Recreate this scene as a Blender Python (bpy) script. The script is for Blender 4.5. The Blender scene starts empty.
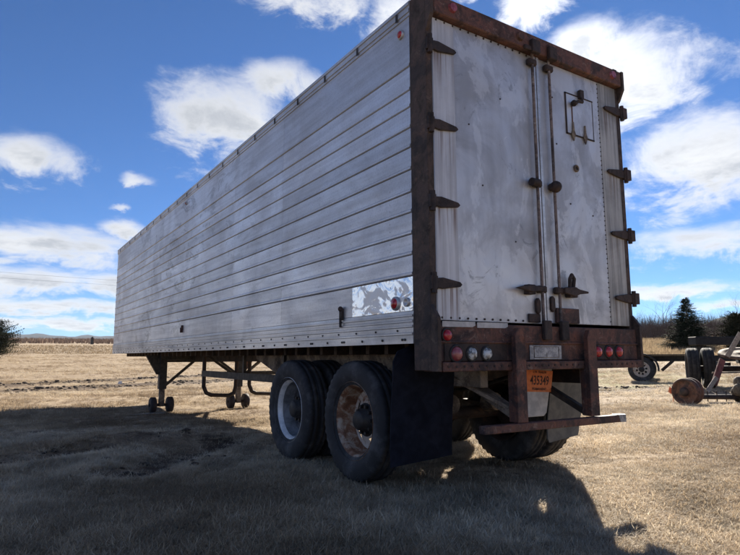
import bpy, bmesh, math, random
import numpy as np
from mathutils import Vector, Matrix
R = math.radians
random.seed(7); rng = np.random.default_rng(7)
scene = bpy.context.scene
col = scene.collection

# ------------------------------------------------------------------ camera
cam_d = bpy.data.cameras.new('camera'); cam = bpy.data.objects.new('camera', cam_d); col.objects.link(cam)
CAM = Vector((-2.62862, -3.25542, 1.07784))
m3 = Matrix(((0.839798, -0.069473, -0.538436), (-0.542881, -0.115566, -0.83182), (-0.004436, 0.990867, -0.134768)))
cam.matrix_world = Matrix.Translation(CAM) @ m3.to_4x4()
cam_d.lens = 28.137; cam_d.sensor_width = 36; cam_d.clip_end = 20000; cam_d.clip_start = 0.05
scene.camera = cam
scene.render.resolution_x = 1024; scene.render.resolution_y = 768

# ------------------------------------------------------------------ node helper
class NT:
    def __init__(s, tree): s.t = tree; s.n = tree.nodes; s.l = tree.links
    def new(s, typ, **kw):
        n = s.n.new(typ)
        for k, v in kw.items(): setattr(n, k, v)
        return n
    def put(s, inp, v):
        if isinstance(v, bpy.types.NodeSocket): s.l.new(v, inp)
        elif v is not None:
            if hasattr(inp.default_value, '__len__') and not hasattr(v, '__len__'): v = (v,)*len(inp.default_value)
            if hasattr(v, '__len__') and len(inp.default_value) == 4 and len(v) == 3: v = (*v, 1)
            inp.default_value = v
    def math(s, op, a, b=None, c=None, clamp=False):
        n = s.new('ShaderNodeMath', operation=op); n.use_clamp = clamp
        s.put(n.inputs[0], a)
        if b is not None: s.put(n.inputs[1], b)
        if c is not None: s.put(n.inputs[2], c)
        return n.outputs[0]
    def vmath(s, op, a, b=None):
        n = s.new('ShaderNodeVectorMath', operation=op); s.put(n.inputs[0], a)
        if b is not None: s.put(n.inputs[1], b)
        return n.outputs[0]
    def mix(s, f, a, b, mode='MIX'):
        n = s.new('ShaderNodeMix', data_type='RGBA', blend_type=mode)
        s.put(n.inputs['Factor'], f); s.put(n.inputs['A'] if False else n.inputs[6], a); s.put(n.inputs[7], b)
        return n.outputs[2]
    def smooth(s, v, lo, hi):
        n = s.new('ShaderNodeMapRange', interpolation_type='SMOOTHSTEP'); s.put(n.inputs[0], v)
        s.put(n.inputs[1], lo); s.put(n.inputs[2], hi); n.inputs[3].default_value = 0; n.inputs[4].default_value = 1
        return n.outputs[0]
    def maprange(s, v, a, b, c, d):
        n = s.new('ShaderNodeMapRange'); s.put(n.inputs[0], v)
        for i, q in enumerate((a, b, c, d)): s.put(n.inputs[i+1], q)
        return n.outputs[0]
    def pos(s): return s.new('ShaderNodeNewGeometry').outputs['Position']
    def scaled(s, v, sc): return s.vmath('MULTIPLY', v, sc)
    def noise(s, v, scale=5, detail=4, rough=0.55, dist=0.0):
        n = s.new('ShaderNodeTexNoise'); s.put(n.inputs['Vector'], v)
        n.inputs['Scale'].default_value = scale; n.inputs['Detail'].default_value = detail
        n.inputs['Roughness'].default_value = rough; n.inputs['Distortion'].default_value = dist
        return n.outputs[0]
    def voro(s, v, scale=5, feature='F1'):
        n = s.new('ShaderNodeTexVoronoi', feature=feature); s.put(n.inputs['Vector'], v); n.inputs['Scale'].default_value = scale
        return n.outputs[0]
    def ramp(s, v, stops):
        n = s.new('ShaderNodeValToRGB'); s.put(n.inputs[0], v); e = n.color_ramp.elements
        while len(e) > 1: e.remove(e[-1])
        for i, (p, c) in enumerate(stops):
            q = e[0] if i == 0 else e.new(p)
            q.position = p; q.color = (*c, 1)
        return n.outputs[0]
    def bump(s, h, strength=0.3, dist=0.01, normal=None):
        n = s.new('ShaderNodeBump'); n.inputs['Strength'].default_value = strength; n.inputs['Distance'].default_value = dist
        s.put(n.inputs['Height'], h)
        if normal is not None: s.put(n.inputs['Normal'], normal)
        return n.outputs[0]
    def xyz(s, v):
        n = s.new('ShaderNodeSeparateXYZ'); s.put(n.inputs[0], v); return n.outputs
    def comb(s, x, y, z):
        n = s.new('ShaderNodeCombineXYZ')
        for i, q in enumerate((x, y, z)): s.put(n.inputs[i], q)
        return n.outputs[0]

# ------------------------------------------------------------------ sun and sky
SUN_AZ, SUN_EL = 52.0, 28.0           # azimuth from +Y towards +X
sdir = Vector((math.sin(R(SUN_AZ))*math.cos(R(SUN_EL)), math.cos(R(SUN_AZ))*math.cos(R(SUN_EL)), math.sin(R(SUN_EL))))
sl = bpy.data.lights.new('sun', 'SUN'); sl.energy = 4.6; sl.angle = R(0.53); sl.color = (1.0, 0.91, 0.78)
so = bpy.data.objects.new('sun', sl); col.objects.link(so)
so.rotation_euler = (-sdir).to_track_quat('-Z', 'Y').to_euler(); so.location = (30, 25, 40)

world = bpy.data.worlds.new('World'); scene.world = world; world.use_nodes = True
w = NT(world.node_tree); w.n.clear()
sky = w.new('ShaderNodeTexSky', sky_type='NISHITA'); sky.sun_disc = False
sky.sun_elevation = R(SUN_EL); sky.sun_rotation = R(SUN_AZ); sky.altitude = 1500; sky.air_density = 0.85; sky.dust_density = 0.05; sky.ozone_density = 3.0
d = w.new('ShaderNodeTexCoord').outputs['Generated']
d = w.vmath('NORMALIZE', d)
dx, dy, dz = w.xyz(d)
az = w.math('MULTIPLY', w.math('ARCTAN2', dx, dy), 57.2958)
el = w.math('MULTIPLY', w.math('ARCSINE', dz), 57.2958)
zz = w.math('ADD', w.math('MAXIMUM', dz, 0.0), 0.10)
pv = w.comb(w.math('DIVIDE', dx, zz), w.math('DIVIDE', dy, zz), 0.0)          # cloud-deck plane
n_big = w.noise(w.vmath('ADD', pv, (3.7, 1.9, 0)), 0.55, 2, 0.5)
n_det = w.noise(w.vmath('ADD', pv, (1.1, 7.3, 0)), 2.3, 6, 0.62, 0.25)
ddir = w.comb(w.math('MULTIPLY', az, 0.055), w.math('MULTIPLY', el, 0.085), 0.0)
n_puff = w.noise(ddir, 3.2, 6, 0.66, 0.5)
n_warp = w.noise(ddir, 1.9, 2, 0.55)
az = w.math('ADD', az, w.math('MULTIPLY', w.math('SUBTRACT', n_warp, 0.5), 5.5))
el2 = w.math('ADD', el, w.math('MULTIPLY', w.math('SUBTRACT', n_puff, 0.5), 3.5))
# the day's cumulus banks: azimuth, elevation, half width, half height, weight
BANKS = [(18.6, 22.4, 6.6, 4.0, 1.0), (24.0, 26.2, 4.6, 2.3, .97), (27, 33.4, 9.5, 2.6, .9), (36.0, 32.4, 5.0, 3.0, .97),
         (10.2, 16.1, 2.0, .8, .85), (1.5, 16.9, 4.6, 2.2, .97), (2.0, 9.6, 9.0, 2.0, 1.0), (9.2, 11.9, 2.0, .9, .9), (9.5, 13.6, 1.2, .5, .7),
         (4.0, 6.4, 13.0, 1.5, .97), (5.0, 4.3, 15.0, .9, .97), (3.0, 2.9, 16.0, .6, .95), (-12, 21, 6, 3, .9), (-18, 9, 9, 2, .9),
         (58.0, 24.0, 6.4, 4.4, .97), (64.0, 16.8, 7.6, 4.6, 1.0), (55.0, 28.0, 3.8, 2.2, .85), (63.5, 9.3, 7.4, 1.8, .97), (60.5, 5.7, 6.5, .8, .9), (66.5, 3.9, 6, .6, .9),
         (50.0, 31.8, 4.2, 1.9, .97), (41.0, 34.6, 8, 2.4, .9), (78, 20, 8, 4, .9), (80, 8, 9, 1.6, .9), (66, 36, 6, 1.2, .7)]
aev = w.comb(az, el2, 0.0)
dmin = None
for a0, e0, sa, se, wt in BANKS:
    q = w.new('ShaderNodeVectorMath', operation='MULTIPLY_ADD'); w.put(q.inputs[0], aev); q.inputs[1].default_value = (1/sa, 1/se, 0); q.inputs[2].default_value = (-a0/sa, -e0/se, (1-wt)**.5*1.1)
    g = w.new('ShaderNodeVectorMath', operation='DOT_PRODUCT'); w.l.new(q.outputs[0], g.inputs[0]); w.l.new(q.outputs[0], g.inputs[1]); g = g.outputs['Value']
    dmin = g if dmin is None else w.math('MINIMUM', dmin, g)
blob = w.math('EXPONENT', w.math('MULTIPLY', dmin, -0.8))
# outside the view: heavier white cloud added to brighten and whiten the shade
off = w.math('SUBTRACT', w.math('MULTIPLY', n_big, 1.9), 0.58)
low = w.math('MULTIPLY', w.smooth(el, 13, 6), .72)  # unseen horizon bands added as a bright reflection for the polished panel and siding
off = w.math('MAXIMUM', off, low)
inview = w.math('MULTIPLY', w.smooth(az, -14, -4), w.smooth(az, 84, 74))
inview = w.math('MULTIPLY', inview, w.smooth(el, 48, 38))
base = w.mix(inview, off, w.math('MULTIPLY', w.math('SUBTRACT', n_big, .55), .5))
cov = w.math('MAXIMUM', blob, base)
den = w.math('ADD', cov, w.math('MULTIPLY', w.math('SUBTRACT', w.math('ADD', w.math('MULTIPLY', n_det, .45), w.math('MULTIPLY', n_puff, .55)), 0.5), 2.35))
alpha = w.smooth(den, 0.34, 0.98)
thick = w.smooth(den, 0.60, 1.15)
under = w.smooth(n_det, .35, .62)
thick = w.math('MULTIPLY', thick, w.maprange(under, 0, 1, 0.25, 0.9))
ccol = w.mix(thick, (6.6, 6.7, 6.85), (3.3, 3.55, 3.95))
sd = w.new('ShaderNodeVectorMath', operation='DOT_PRODUCT'); w.put(sd.inputs[0], d); sd.inputs[1].default_value = tuple(sdir)
glow = w.math('POWER', w.math('MAXIMUM', sd.outputs['Value'], 0), 40)
ccol = w.mix(1.0, ccol, w.comb(w.math('ADD', 1, w.math('MULTIPLY', glow, .6)), w.math('ADD', 1, w.math('MULTIPLY', glow, .58)), w.math('ADD', 1, w.math('MULTIPLY', glow, .55))), 'MULTIPLY')
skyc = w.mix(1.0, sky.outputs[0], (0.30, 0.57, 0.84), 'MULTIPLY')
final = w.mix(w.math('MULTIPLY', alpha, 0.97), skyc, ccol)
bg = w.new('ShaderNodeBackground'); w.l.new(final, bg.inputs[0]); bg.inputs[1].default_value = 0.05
world.cycles.sampling_method = 'MANUAL'; world.cycles.sample_map_resolution = 512
wo = w.new('ShaderNodeOutputWorld'); w.l.new(bg.outputs[0], wo.inputs[0])

vs = scene.view_settings; vs.view_transform = 'Standard'; vs.look = 'None'; vs.exposure = 1.52; vs.gamma = 1; vs.use_curve_mapping = False

# ------------------------------------------------------------------ materials
MATS = {}
def mat(name, fn):
    m = bpy.data.materials.new(name); m.use_nodes = True; t = NT(m.node_tree)
    b = m.node_tree.nodes['Principled BSDF']; fn(t, b); MATS[name] = m; return m
def setp(t, b, color=None, rough=None, metal=None, normal=None, spec=None):
    for k, v in (('Base Color', color), ('Roughness', rough), ('Metallic', metal), ('Normal', normal), ('Specular IOR Level', spec)):
        if v is not None: t.put(b.inputs[k], v)

def m_alum(streak=(1, .25, 6), lo=(.52, .53, .55), hi=(.76, .77, .79), metal=.72, dirt=.42, vary=True):
    def fn(t, b):
        p = t.pos()
        big = t.noise(p, 1.1, 5, .6, .6)
        med = t.noise(t.scaled(p, streak), 3.0, 7, .65, .3)
        fine = t.noise(p, 60, 4, .6)
        f = t.math('ADD', t.math('MULTIPLY', big, .55), t.math('MULTIPLY', med, .45))
        c = t.mix(t.smooth(f, .34, .66), lo, hi)
        blot = t.smooth(t.noise(t.scaled(p, (1, .6, 1.5)), 3.0, 6, .72, 1.0), .53, .60)
        blot = t.math('MULTIPLY', blot, t.maprange(t.math('MULTIPLY', t.smooth(t.noise(p, .5, 2), .40, .58), t.smooth(t.xyz(p)[1], 1.5, 6.5)), 0, 1, .12, 1))
        c = t.mix(t.math('MULTIPLY', blot, dirt), c, (.15, .145, .14))
        c = t.mix(t.math('MULTIPLY', t.smooth(fine, .45, .75), .25), c, (.22, .22, .22))
        if vary:
            r = t.new('ShaderNodeObjectInfo').outputs['Random']
            c = t.mix(1.0, c, t.mix(r, (.86, .86, .86), (1.09, 1.09, 1.09)), 'MULTIPLY')
        wav = t.noise(t.scaled(p, (1, .7, .9)), 3.0, 2, .5)
        n = t.bump(wav, .35, .03); n = t.bump(fine, .12, .002, n)
        setp(t, b, c, t.maprange(f, .3, .7, .58, .36), metal, n)
    return fn
mat('siding', m_alum())
mat('rail_alum', m_alum(lo=(.46, .47, .48), hi=(.70, .71, .72), dirt=.35, vary=False))
def m_door(t, b):
    p = t.pos()
    x, y, z = t.xyz(p)
    big = t.noise(p, 1.6, 6, .62, .8)
    st = t.noise(t.scaled(p, (5, 5, .7)), 1.6, 4, .55, .3)
    c = t.mix(t.smooth(t.math('ADD', t.math('MULTIPLY', big, .75), t.math('MULTIPLY', st, .25)), .36, .64), (.40, .41, .43), (.63, .64, .66))
    pale = t.smooth(t.noise(t.scaled(p, (1.3, 1, .8)), 2.0, 7, .66, .45), .52, .57)
    c = t.mix(t.math('MULTIPLY', pale, .5), c, (.76, .77, .78))
    dk = t.smooth(t.noise(t.vmath('ADD', p, (5, 0, 9)), 4.2, 7, .7, 1.4), .59, .70)
    c = t.mix(t.math('MULTIPLY', dk, .6), c, (.17, .175, .19))
    drip = t.math('MULTIPLY', t.smooth(t.noise(t.scaled(p, (26, 1, .9)), 1.0, 5, .6), .64, .78), .30)
    c = t.mix(drip, c, (.16, .13, .115))
    scr = t.smooth(t.noise(t.scaled(p, (2, 1, 45)), 1.3, 3, .6, .5), .70, .74)
    c = t.mix(t.math('MULTIPLY', scr, .35), c, (.72, .72, .74))
    wav = t.noise(p, 2.6, 2, .5)
    n = t.bump(wav, .4, .03); n = t.bump(t.noise(p, 70, 3), .1, .002, n)
    setp(t, b, c, t.maprange(big, .3, .7, .58, .38), .55, n)
mat('door_alum', m_door)
HZ = (3.455, 2.82, 2.215, 1.605)
def hinge_stain(t, p, x0, x1):
    x, y, z = t.xyz(p); tot = None
    for hz in HZ:                                       # rust carried down by rain from each hinge strap
        m_ = t.math('MULTIPLY', t.smooth(z, hz-.42, hz-.03), t.smooth(z, hz+.0, hz-.04)); tot = m_ if tot is None else t.math('MAXIMUM', tot, m_)
    band = t.math('MULTIPLY', t.smooth(x, x0-.02, x0+.02), t.smooth(x, x1+.02, x1-.02))
    st = t.smooth(t.noise(t.scaled(p, (34, 1, .8)), 1.0, 4, .6), .46, .66)
    return t.math('MULTIPLY', t.math('MULTIPLY', tot, band), t.math('MULTIPLY', st, .8))
def m_edge(lo, hi, x0, x1):
    def fn(t, b):
        p = t.pos()
        st = t.noise(t.scaled(p, (12, 5, .4)), 1.7, 6, .62, .3); big = t.noise(p, 1.9, 5, .65, .6)
        c = t.mix(t.smooth(t.math('ADD', t.math('MULTIPLY', st, .6), t.math('MULTIPLY', big, .4)), .37, .63), lo, hi)
        c = t.mix(hinge_stain(t, p, x0, x1), c, (.16, .085, .05))
        c = t.mix(t.math('MULTIPLY', t.smooth(t.noise(t.scaled(p, (30, 1, .5)), 1.0, 4), .57, .72), .45), c, (.15, .11, .085))
        setp(t, b, c, .55, .35, t.bump(t.noise(p, 30, 4), .15, .004))
    return fn
mat('door_edge_sheet', m_edge((.22, .22, .21), (.50, .49, .46), 2.17, 2.38))
mat('door_edge_left', m_edge((.47, .48, .50), (.68, .695, .72), .07, .27))
def m_polish(t, b):
    p = t.pos()
    a = t.noise(p, 5.0, 3, .5, 1.5)
    f2 = t.noise(t.scaled(p, (1, 1, 1.5)), 3.4, 5, .6, 2.2)
    k = t.smooth(f2, .42, .50)
    c = t.mix(k, (.62, .63, .65), (.99, .99, .99))
    n = t.bump(a, .35, .02)
    setp(t, b, c, t.maprange(k, 0, 1, .45, .16), .92, n)
mat('polished_alum', m_polish)
def m_rust(base=(.060, .034, .029), mid=(.115, .052, .036), pale=(.20, .15, .12), amt=.35, metal=.0):
    def fn(t, b):
        p = t.pos()
        f = t.noise(p, 6, 7, .7, .6)
        c = t.ramp(f, [(.32, tuple(.45*q for q in base)), (.44, base), (.54, mid), (.62, tuple(.55*q for q in mid)), (.72, tuple(1.5*q for q in mid))])
        flake = t.smooth(t.noise(p, 13, 6, .74, 1.2), .575, .62)
        c = t.mix(t.math('MULTIPLY', flake, amt*1.5, clamp=True), c, pale)
        dk = t.smooth(t.noise(p, 2.6, 6, .7, .5), .49, .58)
        c = t.mix(t.math('MULTIPLY', dk, .68), c, (.022, .019, .021))
        org = t.smooth(t.noise(t.vmath('ADD', p, (3, 8, 1)), 5, 6, .72), .57, .68)
        c = t.mix(t.math('MULTIPLY', org, .45), c, (min(.34, mid[0]*2.1), mid[1]*1.7, mid[2]*1.2))
        n = t.bump(t.noise(p, 45, 6, .7), .5, .006); n = t.bump(f, .3, .01, n)
        setp(t, b, c, t.maprange(f, .3, .7, .88, .6), metal, n)
    return fn
mat('rust_frame', m_rust((.075, .040, .034), (.150, .066, .046), (.24, .175, .14)))
mat('rust_post', m_rust((.055, .040, .032), (.085, .055, .042), (.17, .125, .09), .3))
mat('rust_bright', m_rust((.075, .038, .028), (.15, .068, .042), (.27, .18, .12), .3))
mat('rust_rod', m_rust((.13, .095, .085), (.22, .17, .15), (.36, .34, .33), .6))
mat('rust_light', m_rust((.14, .11, .085), (.25, .20, .15), (.36, .30, .23), .4))
mat('rust_dark', m_rust((.030, .022, .020), (.055, .034, .027), (.10, .07, .055), .2))
mat('red_paint_old', m_rust((.12, .035, .03), (.20, .06, .05), (.3, .14, .11), .3))
def m_plain(c1, c2, rough=.6, metal=0, sc=14, bump=.2, bd=.004):
    def fn(t, b):
        p = t.pos(); f = t.noise(p, sc, 6, .65, .4)
        setp(t, b, t.mix(t.smooth(f, .35, .68), c1, c2), t.maprange(f, .3, .7, rough+.1, rough-.1), metal, t.bump(f, bump, bd))
    return fn
mat('black_steel', m_plain((.012, .012, .013), (.04, .034, .03), .6))
mat('dark_gap', m_plain((.02, .019, .018), (.03, .028, .026), .8))
mat('mud_flap', m_plain((.005, .007, .014), (.010, .014, .027), .75, 0, 9)); MATS['mud_flap'].node_tree.nodes['Principled BSDF'].inputs['Specular IOR Level'].default_value = .15
mat('grey_flap', m_plain((.085, .09, .09), (.14, .142, .135), .65, 0, 8))
def m_rubber(t, b):
    p = t.pos(); f = t.noise(p, 9, 6, .65)
    dust = t.smooth(t.noise(p, 4, 6, .7), .45, .7)
    c = t.mix(dust, (.022, .0225, .025), (.085, .085, .088))
    setp(t, b, c, .78, 0, t.bump(t.noise(p, 90, 3), .2, .002))
mat('rubber', m_rubber)
mat('rim_white', m_plain((.60, .61, .62), (.84, .84, .84), .4, .1, 16))
mat('rim_dark', m_plain((.012, .012, .013), (.15, .155, .17), .55, 0, 5))
def m_cream(t, b):
    p = t.pos(); f = t.noise(p, 11, 8, .7, .8)
    c = t.ramp(f, [(.30, (.13, .055, .028)), (.40, (.26, .13, .07)), (.46, (.50, .43, .36)), (.7, (.60, .55, .48))])
    setp(t, b, c, .6, 0, t.bump(f, .3, .004))
mat('rim_cream_rust', m_cream)
mat('rim_grey', m_plain((.09, .095, .105), (.30, .31, .33), .5, 0, 5))
def m_rc(t, b):
    p = t.pos(); f = t.noise(p, 9, 7, .7, .8)
    c = t.ramp(f, [(.34, (.12, .050, .026)), (.48, (.24, .115, .062)), (.56, (.40, .30, .22)), (.7, (.52, .46, .38))])
    setp(t, b, c, .65, 0, t.bump(f, .3, .004))
mat('rust_cream', m_rc)
def m_lens(c):
    def fn(t, b):
        setp(t, b, c, .18, 0); b.inputs['Coat Weight'].default_value = .6; b.inputs['Emission Strength'].default_value = 0
    return fn
def m_lens_tex(c1, c2):
    def fn(t, b):
        p = t.pos(); v = t.voro(p, 160)
        setp(t, b, t.mix(t.smooth(t.noise(p, 30, 4), .4, .62), c1, c2), .22, 0, t.bump(v, .25, .002)); b.inputs['Coat Weight'].default_value = .5
    return fn
mat('lens_red', m_lens_tex((.35, .012, .02), (.55, .03, .045)))
mat('lens_red_dull', m_lens_tex((.24, .05, .06), (.36, .10, .11)))
mat('lens_clear', m_lens_tex((.08, .085, .09), (.62, .66, .66)))
mat('plate_orange', m_plain((.66, .17, .045), (.76, .23, .07), .5, 0, 30, .05))
mat('plate_ink', m_plain((.05, .02, .018), (.07, .03, .025), .6))
mat('white_board', m_plain((.42, .42, .41), (.60, .59, .57), .55, 0, 10))
mat('grey_tag', m_plain((.20, .21, .23), (.42, .43, .45), .5, .4, 26))
mat('wood_grey', m_plain((.20, .175, .15), (.34, .30, .26), .85, 0, 18))
mat('bare_metal', m_plain((.35, .35, .36), (.6, .6, .6), .4, .8, 20))
mat('olive_iron', m_plain((.06, .048, .035), (.17, .135, .095), .85, 0, 14, .8, .02))
mat('flag_orange', m_plain((.75, .16, .05), (.8, .25, .1), .6))
mat('paper', m_plain((.7, .7, .7), (.8, .8, .8), .7))
mat('old_rubber', m_plain((.012, .012, .013), (.034, .033, .032), .85, 0, 9))
mat('tire_dust', m_plain((.02, .02, .021), (.06, .058, .055), .8))

# ground: dead turf; bare earth along the old wheel ruts, a greener strip near the parked chassis
RUTS = [((-14, 15.5), (-1, 20.6)), ((-1, 20.6), (12, 27.5)), ((-14, 20), (0, 26.5)), ((0, 26.5), (14, 35)), ((9.5, 9.6), (15.5, 5.9)), ((15.5, 5.9), (24, 2.2)), ((11.5, 10.4), (17, 8.0)), ((-2.55, 3.6), (-1.0, 4.7)), ((-1.0, 4.7), (.2, 5.2)), ((-1.45, 2.6), (-.05, 4.3))]
def ground_color(t, p):
    px, py, pz = t.xyz(p)
    big = t.noise(p, .23, 5, .6, .5); med = t.noise(p, 1.7, 6, .62, .4); fine = t.noise(t.scaled(p, (1, 1, 1)), 19, 6, .7, .6)
    c = t.mix(t.smooth(med, .36, .64), (.25, .185, .12), (.47, .37, .25))
    c = t.mix(t.math('MULTIPLY', t.smooth(big, .45, .62), .5), c, (.37, .285, .19))
    c = t.mix(t.math('MULTIPLY', t.smooth(fine, .50, .72), .6), c, (.11, .075, .048))
    c = t.mix(t.math('MULTIPLY', t.smooth(fine, .44, .30), .5), c, (.60, .50, .35))
    sp = t.noise(p, 55, 4, .7, .8)
    c = t.mix(t.math('MULTIPLY', t.smooth(sp, .50, .66), .7), c, (.085, .060, .040))
    c = t.mix(t.math('MULTIPLY', t.smooth(sp, .42, .30), .45), c, (.66, .57, .42))
    spl = t.noise(p, 6.5, 5, .7, .8)
    c = t.mix(t.math('MULTIPLY', t.smooth(spl, .52, .64), .55), c, (.14, .10, .068))
    bare = t.math('MULTIPLY', t.smooth(t.noise(t.scaled(p, (1, 1.3, 1)), .9, 6, .66, .8), .54, .64), .8)
    c = t.mix(bare, c, (.13, .098, .070))
    return c, px, py, med, fine
def seg_dist(t, px, py, a, b):
    ax, ay = a; bx, by = b; L2 = (bx-ax)**2+(by-ay)**2
    u = t.math('ADD', t.math('MULTIPLY', t.math('SUBTRACT', px, ax), (bx-ax)/L2), t.math('MULTIPLY', t.math('SUBTRACT', py, ay), (by-ay)/L2), clamp=True)
    qx = t.math('SUBTRACT', px, t.math('ADD', ax, t.math('MULTIPLY', u, bx-ax)))
    qy = t.math('SUBTRACT', py, t.math('ADD', ay, t.math('MULTIPLY', u, by-ay)))
    return t.math('SQRT', t.math('ADD', t.math('MULTIPLY', qx, qx), t.math('MULTIPLY', qy, qy)))
def m_ground(t, b):
    p = t.pos(); c, px, py, med, fine = ground_color(t, p)
    dist = None
    for k, (a, q) in enumerate(RUTS):
        dd = seg_dist(t, px, py, a, q)
        dd = t.math('MULTIPLY_ADD', dd, 1.7 if k > 6 else .5 if k < 4 else .65, .42 if k > 6 else .12)
        dist = dd if dist is None else t.math('MINIMUM', dist, dd)
    brk = t.noise(p, 1.3, 6, .7, .8)
    m = t.math('MULTIPLY', t.smooth(t.math('ADD', dist, t.math('MULTIPLY', t.math('SUBTRACT', brk, .5), 2.6)), 1.05, .3), .92)
    c = t.mix(m, c, (.085, .060, .043))
    gx = t.math('SUBTRACT', px, 19); gy = t.math('SUBTRACT', py, 12.5)
    gr = t.math('SQRT', t.math('ADD', t.math('MULTIPLY', gx, gx), t.math('MULTIPLY', gy, gy)))
    g = t.math('MULTIPLY', t.smooth(gr, 9, 3), t.smooth(t.noise(p, .8, 5), .36, .6))
    c = t.mix(t.math('MULTIPLY', g, .75), c, (.20, .20, .065))
    # far fields: paler stubble
    r = t.math('SQRT', t.math('ADD', t.math('MULTIPLY', px, px), t.math('MULTIPLY', py, py)))
    farc = t.mix(t.smooth(t.noise(p, .12, 6, .7, .5), .38, .62), (.27, .205, .14), (.42, .335, .235))
    c = t.mix(t.math('MULTIPLY', t.smooth(r, 40, 130), .75), c, farc)
    setp(t, b, c, .92, 0, t.bump(t.math('ADD', med, t.math('MULTIPLY', fine, .6)), .8, .06), .15)
mat('ground', m_ground)
def m_straw(t, b):
    r = t.new('ShaderNodeAttribute', attribute_type='INSTANCER', attribute_name='tone').outputs['Fac']
    p = t.pos(); q = t.noise(p, 1.7, 6, .62, .4)
    c = t.ramp(r, [(.0, (.26, .19, .12)), (.35, (.48, .375, .25)), (.7, (.65, .53, .375)), (1, (.76, .67, .52))])
    c = t.mix(t.math('MULTIPLY', t.smooth(q, .60, .40), .45), c, (.20, .15, .095))
    setp(t, b, c, .7, 0, None, .25)
    tr = t.new('ShaderNodeBsdfTranslucent'); t.put(tr.inputs[0], c); mx = t.new('ShaderNodeMixShader'); mx.inputs[0].default_value = .4
    t.l.new(b.outputs[0], mx.inputs[1]); t.l.new(tr.outputs[0], mx.inputs[2]); t.l.new(mx.outputs[0], t.n['Material Output'].inputs[0])
mat('straw', m_straw)
def m_tall(t, b):
    p = t.pos(); f = t.noise(p, .25, 4, .6); g = t.noise(p, 2.5, 3)
    c = t.mix(t.smooth(f, .4, .6), (.25, .19, .12), (.38, .29, .185)); c = t.mix(t.math('MULTIPLY', t.smooth(g, .5, .7), .4), c, (.17, .15, .08))
    setp(t, b, c, .85)
    tr = t.new('ShaderNodeBsdfTranslucent'); t.put(tr.inputs[0], c); mx = t.new('ShaderNodeMixShader'); mx.inputs[0].default_value = .4
    t.l.new(b.outputs[0], mx.inputs[1]); t.l.new(tr.outputs[0], mx.inputs[2]); t.l.new(mx.outputs[0], t.n['Material Output'].inputs[0])
mat('tall_straw', m_tall)
mat('far_brush', m_plain((.22, .15, .11), (.33, .24, .17), .9, 0, .4))
mat('bark', m_plain((.075, .060, .050), (.14, .115, .095), .9, 0, 9))
mat('twig', m_plain((.10, .075, .064), (.17, .13, .108), .9, 0, 3))
mat('needles', m_plain((.012, .022, .012), (.030, .046, .020), .9, 0, 2.5))
mat('juniper', m_plain((.016, .022, .011), (.050, .052, .022), .9, 0, 2.5))
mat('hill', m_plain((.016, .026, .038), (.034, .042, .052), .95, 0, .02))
for q in ('needles', 'juniper', 'hill', 'twig', 'far_brush'): MATS[q].node_tree.nodes['Principled BSDF'].inputs['Specular IOR Level'].default_value = .08

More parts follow.
